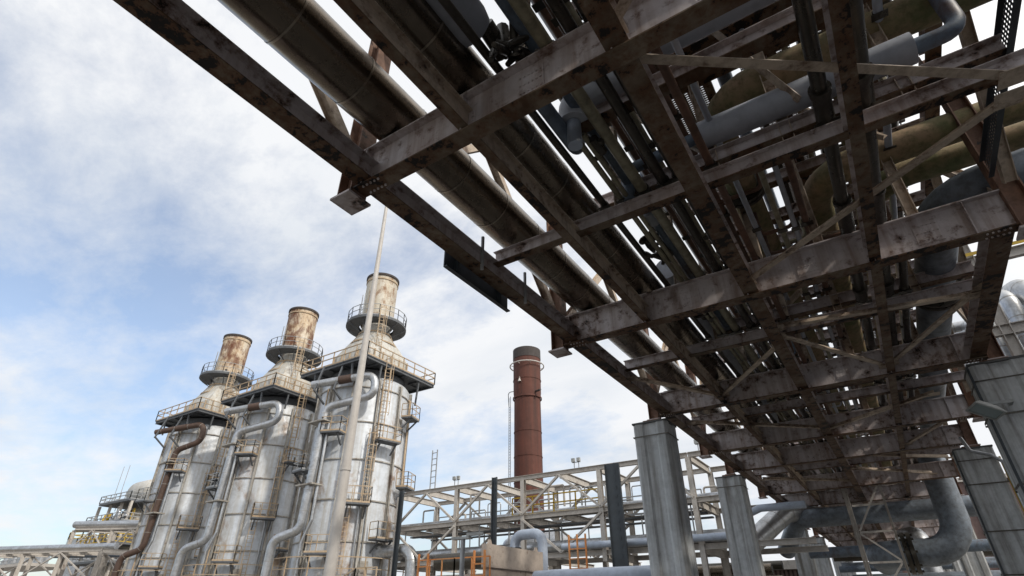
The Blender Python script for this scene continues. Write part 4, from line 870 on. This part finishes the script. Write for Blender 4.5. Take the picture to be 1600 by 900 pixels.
for x, r in ((-2.4, 1.4), (1.6, 1.6)): part('reactor', MB().lathe((ux + x, uy, 0), [(r, G), (r, 14.0), (r * .6, 14.7), (0, 14.9)], 28), M['stack1'], un)
for x in (-3, -1): part('antenna', MB().bar((ux + x, uy - 3, 14.2), (ux + x - .3, uy - 3, 21.5), .07, up=(1, 0, 0)), M['grail'], un)
un2 = thing('storage_tank', 'far pale blue tank with a yellow rail beside the process tower', 'tank', (-121, 49, G))
part('wall', MB().lathe((-121, 49, 0), [(5.2, G), (5.2, 11.2), (0, 12.3)], 40), M['silver'], un2)
part('railing', railing(MB(), [pol((-121, 49), 5.2, k * 20, 11.2) for k in range(18)], post=2, r=.07, closed=True), M['yellow'], un2)
t3 = thing('process_unit', 'low far cluster of pumps and pipes at the left edge', 'process unit', (-141, 45, G))
part('deck', MB().box((-152, 42, 7.4), (-131, 50, 7.9)), M['truss'], t3)
for x in (-150, -144, -138, -132): part('post', MB().bar((x, 43, G), (x, 43, 7.4), .5, up=(1, 0, 0)), M['truss'], t3)
for k, x in enumerate((-149, -145.5, -141, -137, -133)): part('vessel', MB().lathe((x, 45, 0), [(1.1, 7.9), (1.1, 9.0 + (k % 3) * .6), (.3, 9.8 + (k % 3) * .6)], 14), M['silver'], t3)
part('railing', railing(MB(), [(-152, 42, 7.9), (-131, 42, 7.9)], post=2, r=.06), M['grail'], t3)

# ------------------------------------------------------------------ silver pipework beyond the right side of the rack
rr = thing('open_steelwork', 'pale steel framework seen in the gap beside the dark column', 'steel frame', (7.5, 21, G))
for x in (4.6, 7.6, 10.6): part('post', MB().ibeam((x, 21, G), (x, 21, 11.5), .28, .28, base=False, up=(1, 0, 0)), M['truss'], rr)
for z in (5.2, 7.4, 9.9): part('beam', MB().ibeam((4.2, 20.98, z), (11.4, 20.98, z), .34, .2), M['truss'], rr)
for (xa, za, xb, zb) in ((4.7, 5.6, 6.1, 7.3), (6.1, 7.3, 7.5, 5.6), (7.7, 5.6, 9.1, 7.3)): part('diagonal', MB().bar((xa, 20.8, za), (xb, 20.8, zb), .16), M['truss'], rr)
part('railing', railing(MB(), [(4.2, 20.8, 10.24), (11.4, 20.8, 10.24)], post=1.0), M['yellow'], rr)
for k, (x, y, r) in enumerate(((4.7, 23.5, .30), (5.45, 22.8, .26), (6.2, 23.6, .34), (7.0, 22.9, .28), (7.8, 23.5, .36), (8.7, 23.0, .30))):
    pipe('silver_riser', '%s upright silver pipe in the gap beyond the right column' % NTH[k], [(x, y, G), (x, y, 9.0 + .5 * (k % 3)), (x - .3, y + 2.5, 9.6 + .5 * (k % 3))], r, M['silver'], 'pipe', 'upright silver pipes beyond the right side', bend=.7, seg=18, seam=.7, seam_mat=M['rib'])
for k, (z, r) in enumerate(((7.9, .22), (8.9, .16), (9.5, .2))):
    pipe('silver_pipe', '%s level silver pipe crossing behind the upright silver pipes' % NTH[k], [(3.6, 25, z), (13, 25, z)], r, M['silver'], 'pipe', 'level silver pipes beyond the right side', seg=14, seam=.9, seam_mat=M['rib'])
pipe('silver_riser', 'level silver pipe between the upright pipes beyond the right column', [(4.0, 22.2, 6.6), (12, 22.2, 6.6)], .3, M['silver'], 'pipe', seg=16, seam=1.2, seam_mat=M['rib'])

# unseen block added right of the rack to keep sun off columns and webs
bk = thing('unseen_sun_block', 'unseen tall grey block added right of the rack to stop the sun', 'building', (16.5, 0, G))
part('wall', MB().box((14, -24, G), (19, 24.4, 15.5)), M['ins'], bk)
q = MB()
for y in range(-24, 25, 4): q.box((13.85, y - .15, G), (13.99, y + .15, 15.4))
part('column', q, M['truss'], bk)
part('roof', MB().box((13.7, -24.3, 15.503), (19.3, 24.7, 15.8)), M['truss'], bk)

# dark plant building closing the view along the rack
ph = thing('pump_house', 'tall dark plant building closing the view far along the rack', 'building', (7, 80, G))
part('wall', MB().box((-2.5, 76, G), (20, 86, 12)), M['shed'], ph)
q = MB(); x = -2.5
while x < 20: q.box((x, 75.86, G), (x + .35, 75.99, 11.9)); x += 1.4
part('cladding_post', q, M['under'], ph)
part('roof', MB().box((-2.8, 75.7, 12.003), (20.3, 86.3, 12.4)), M['truss'], ph)
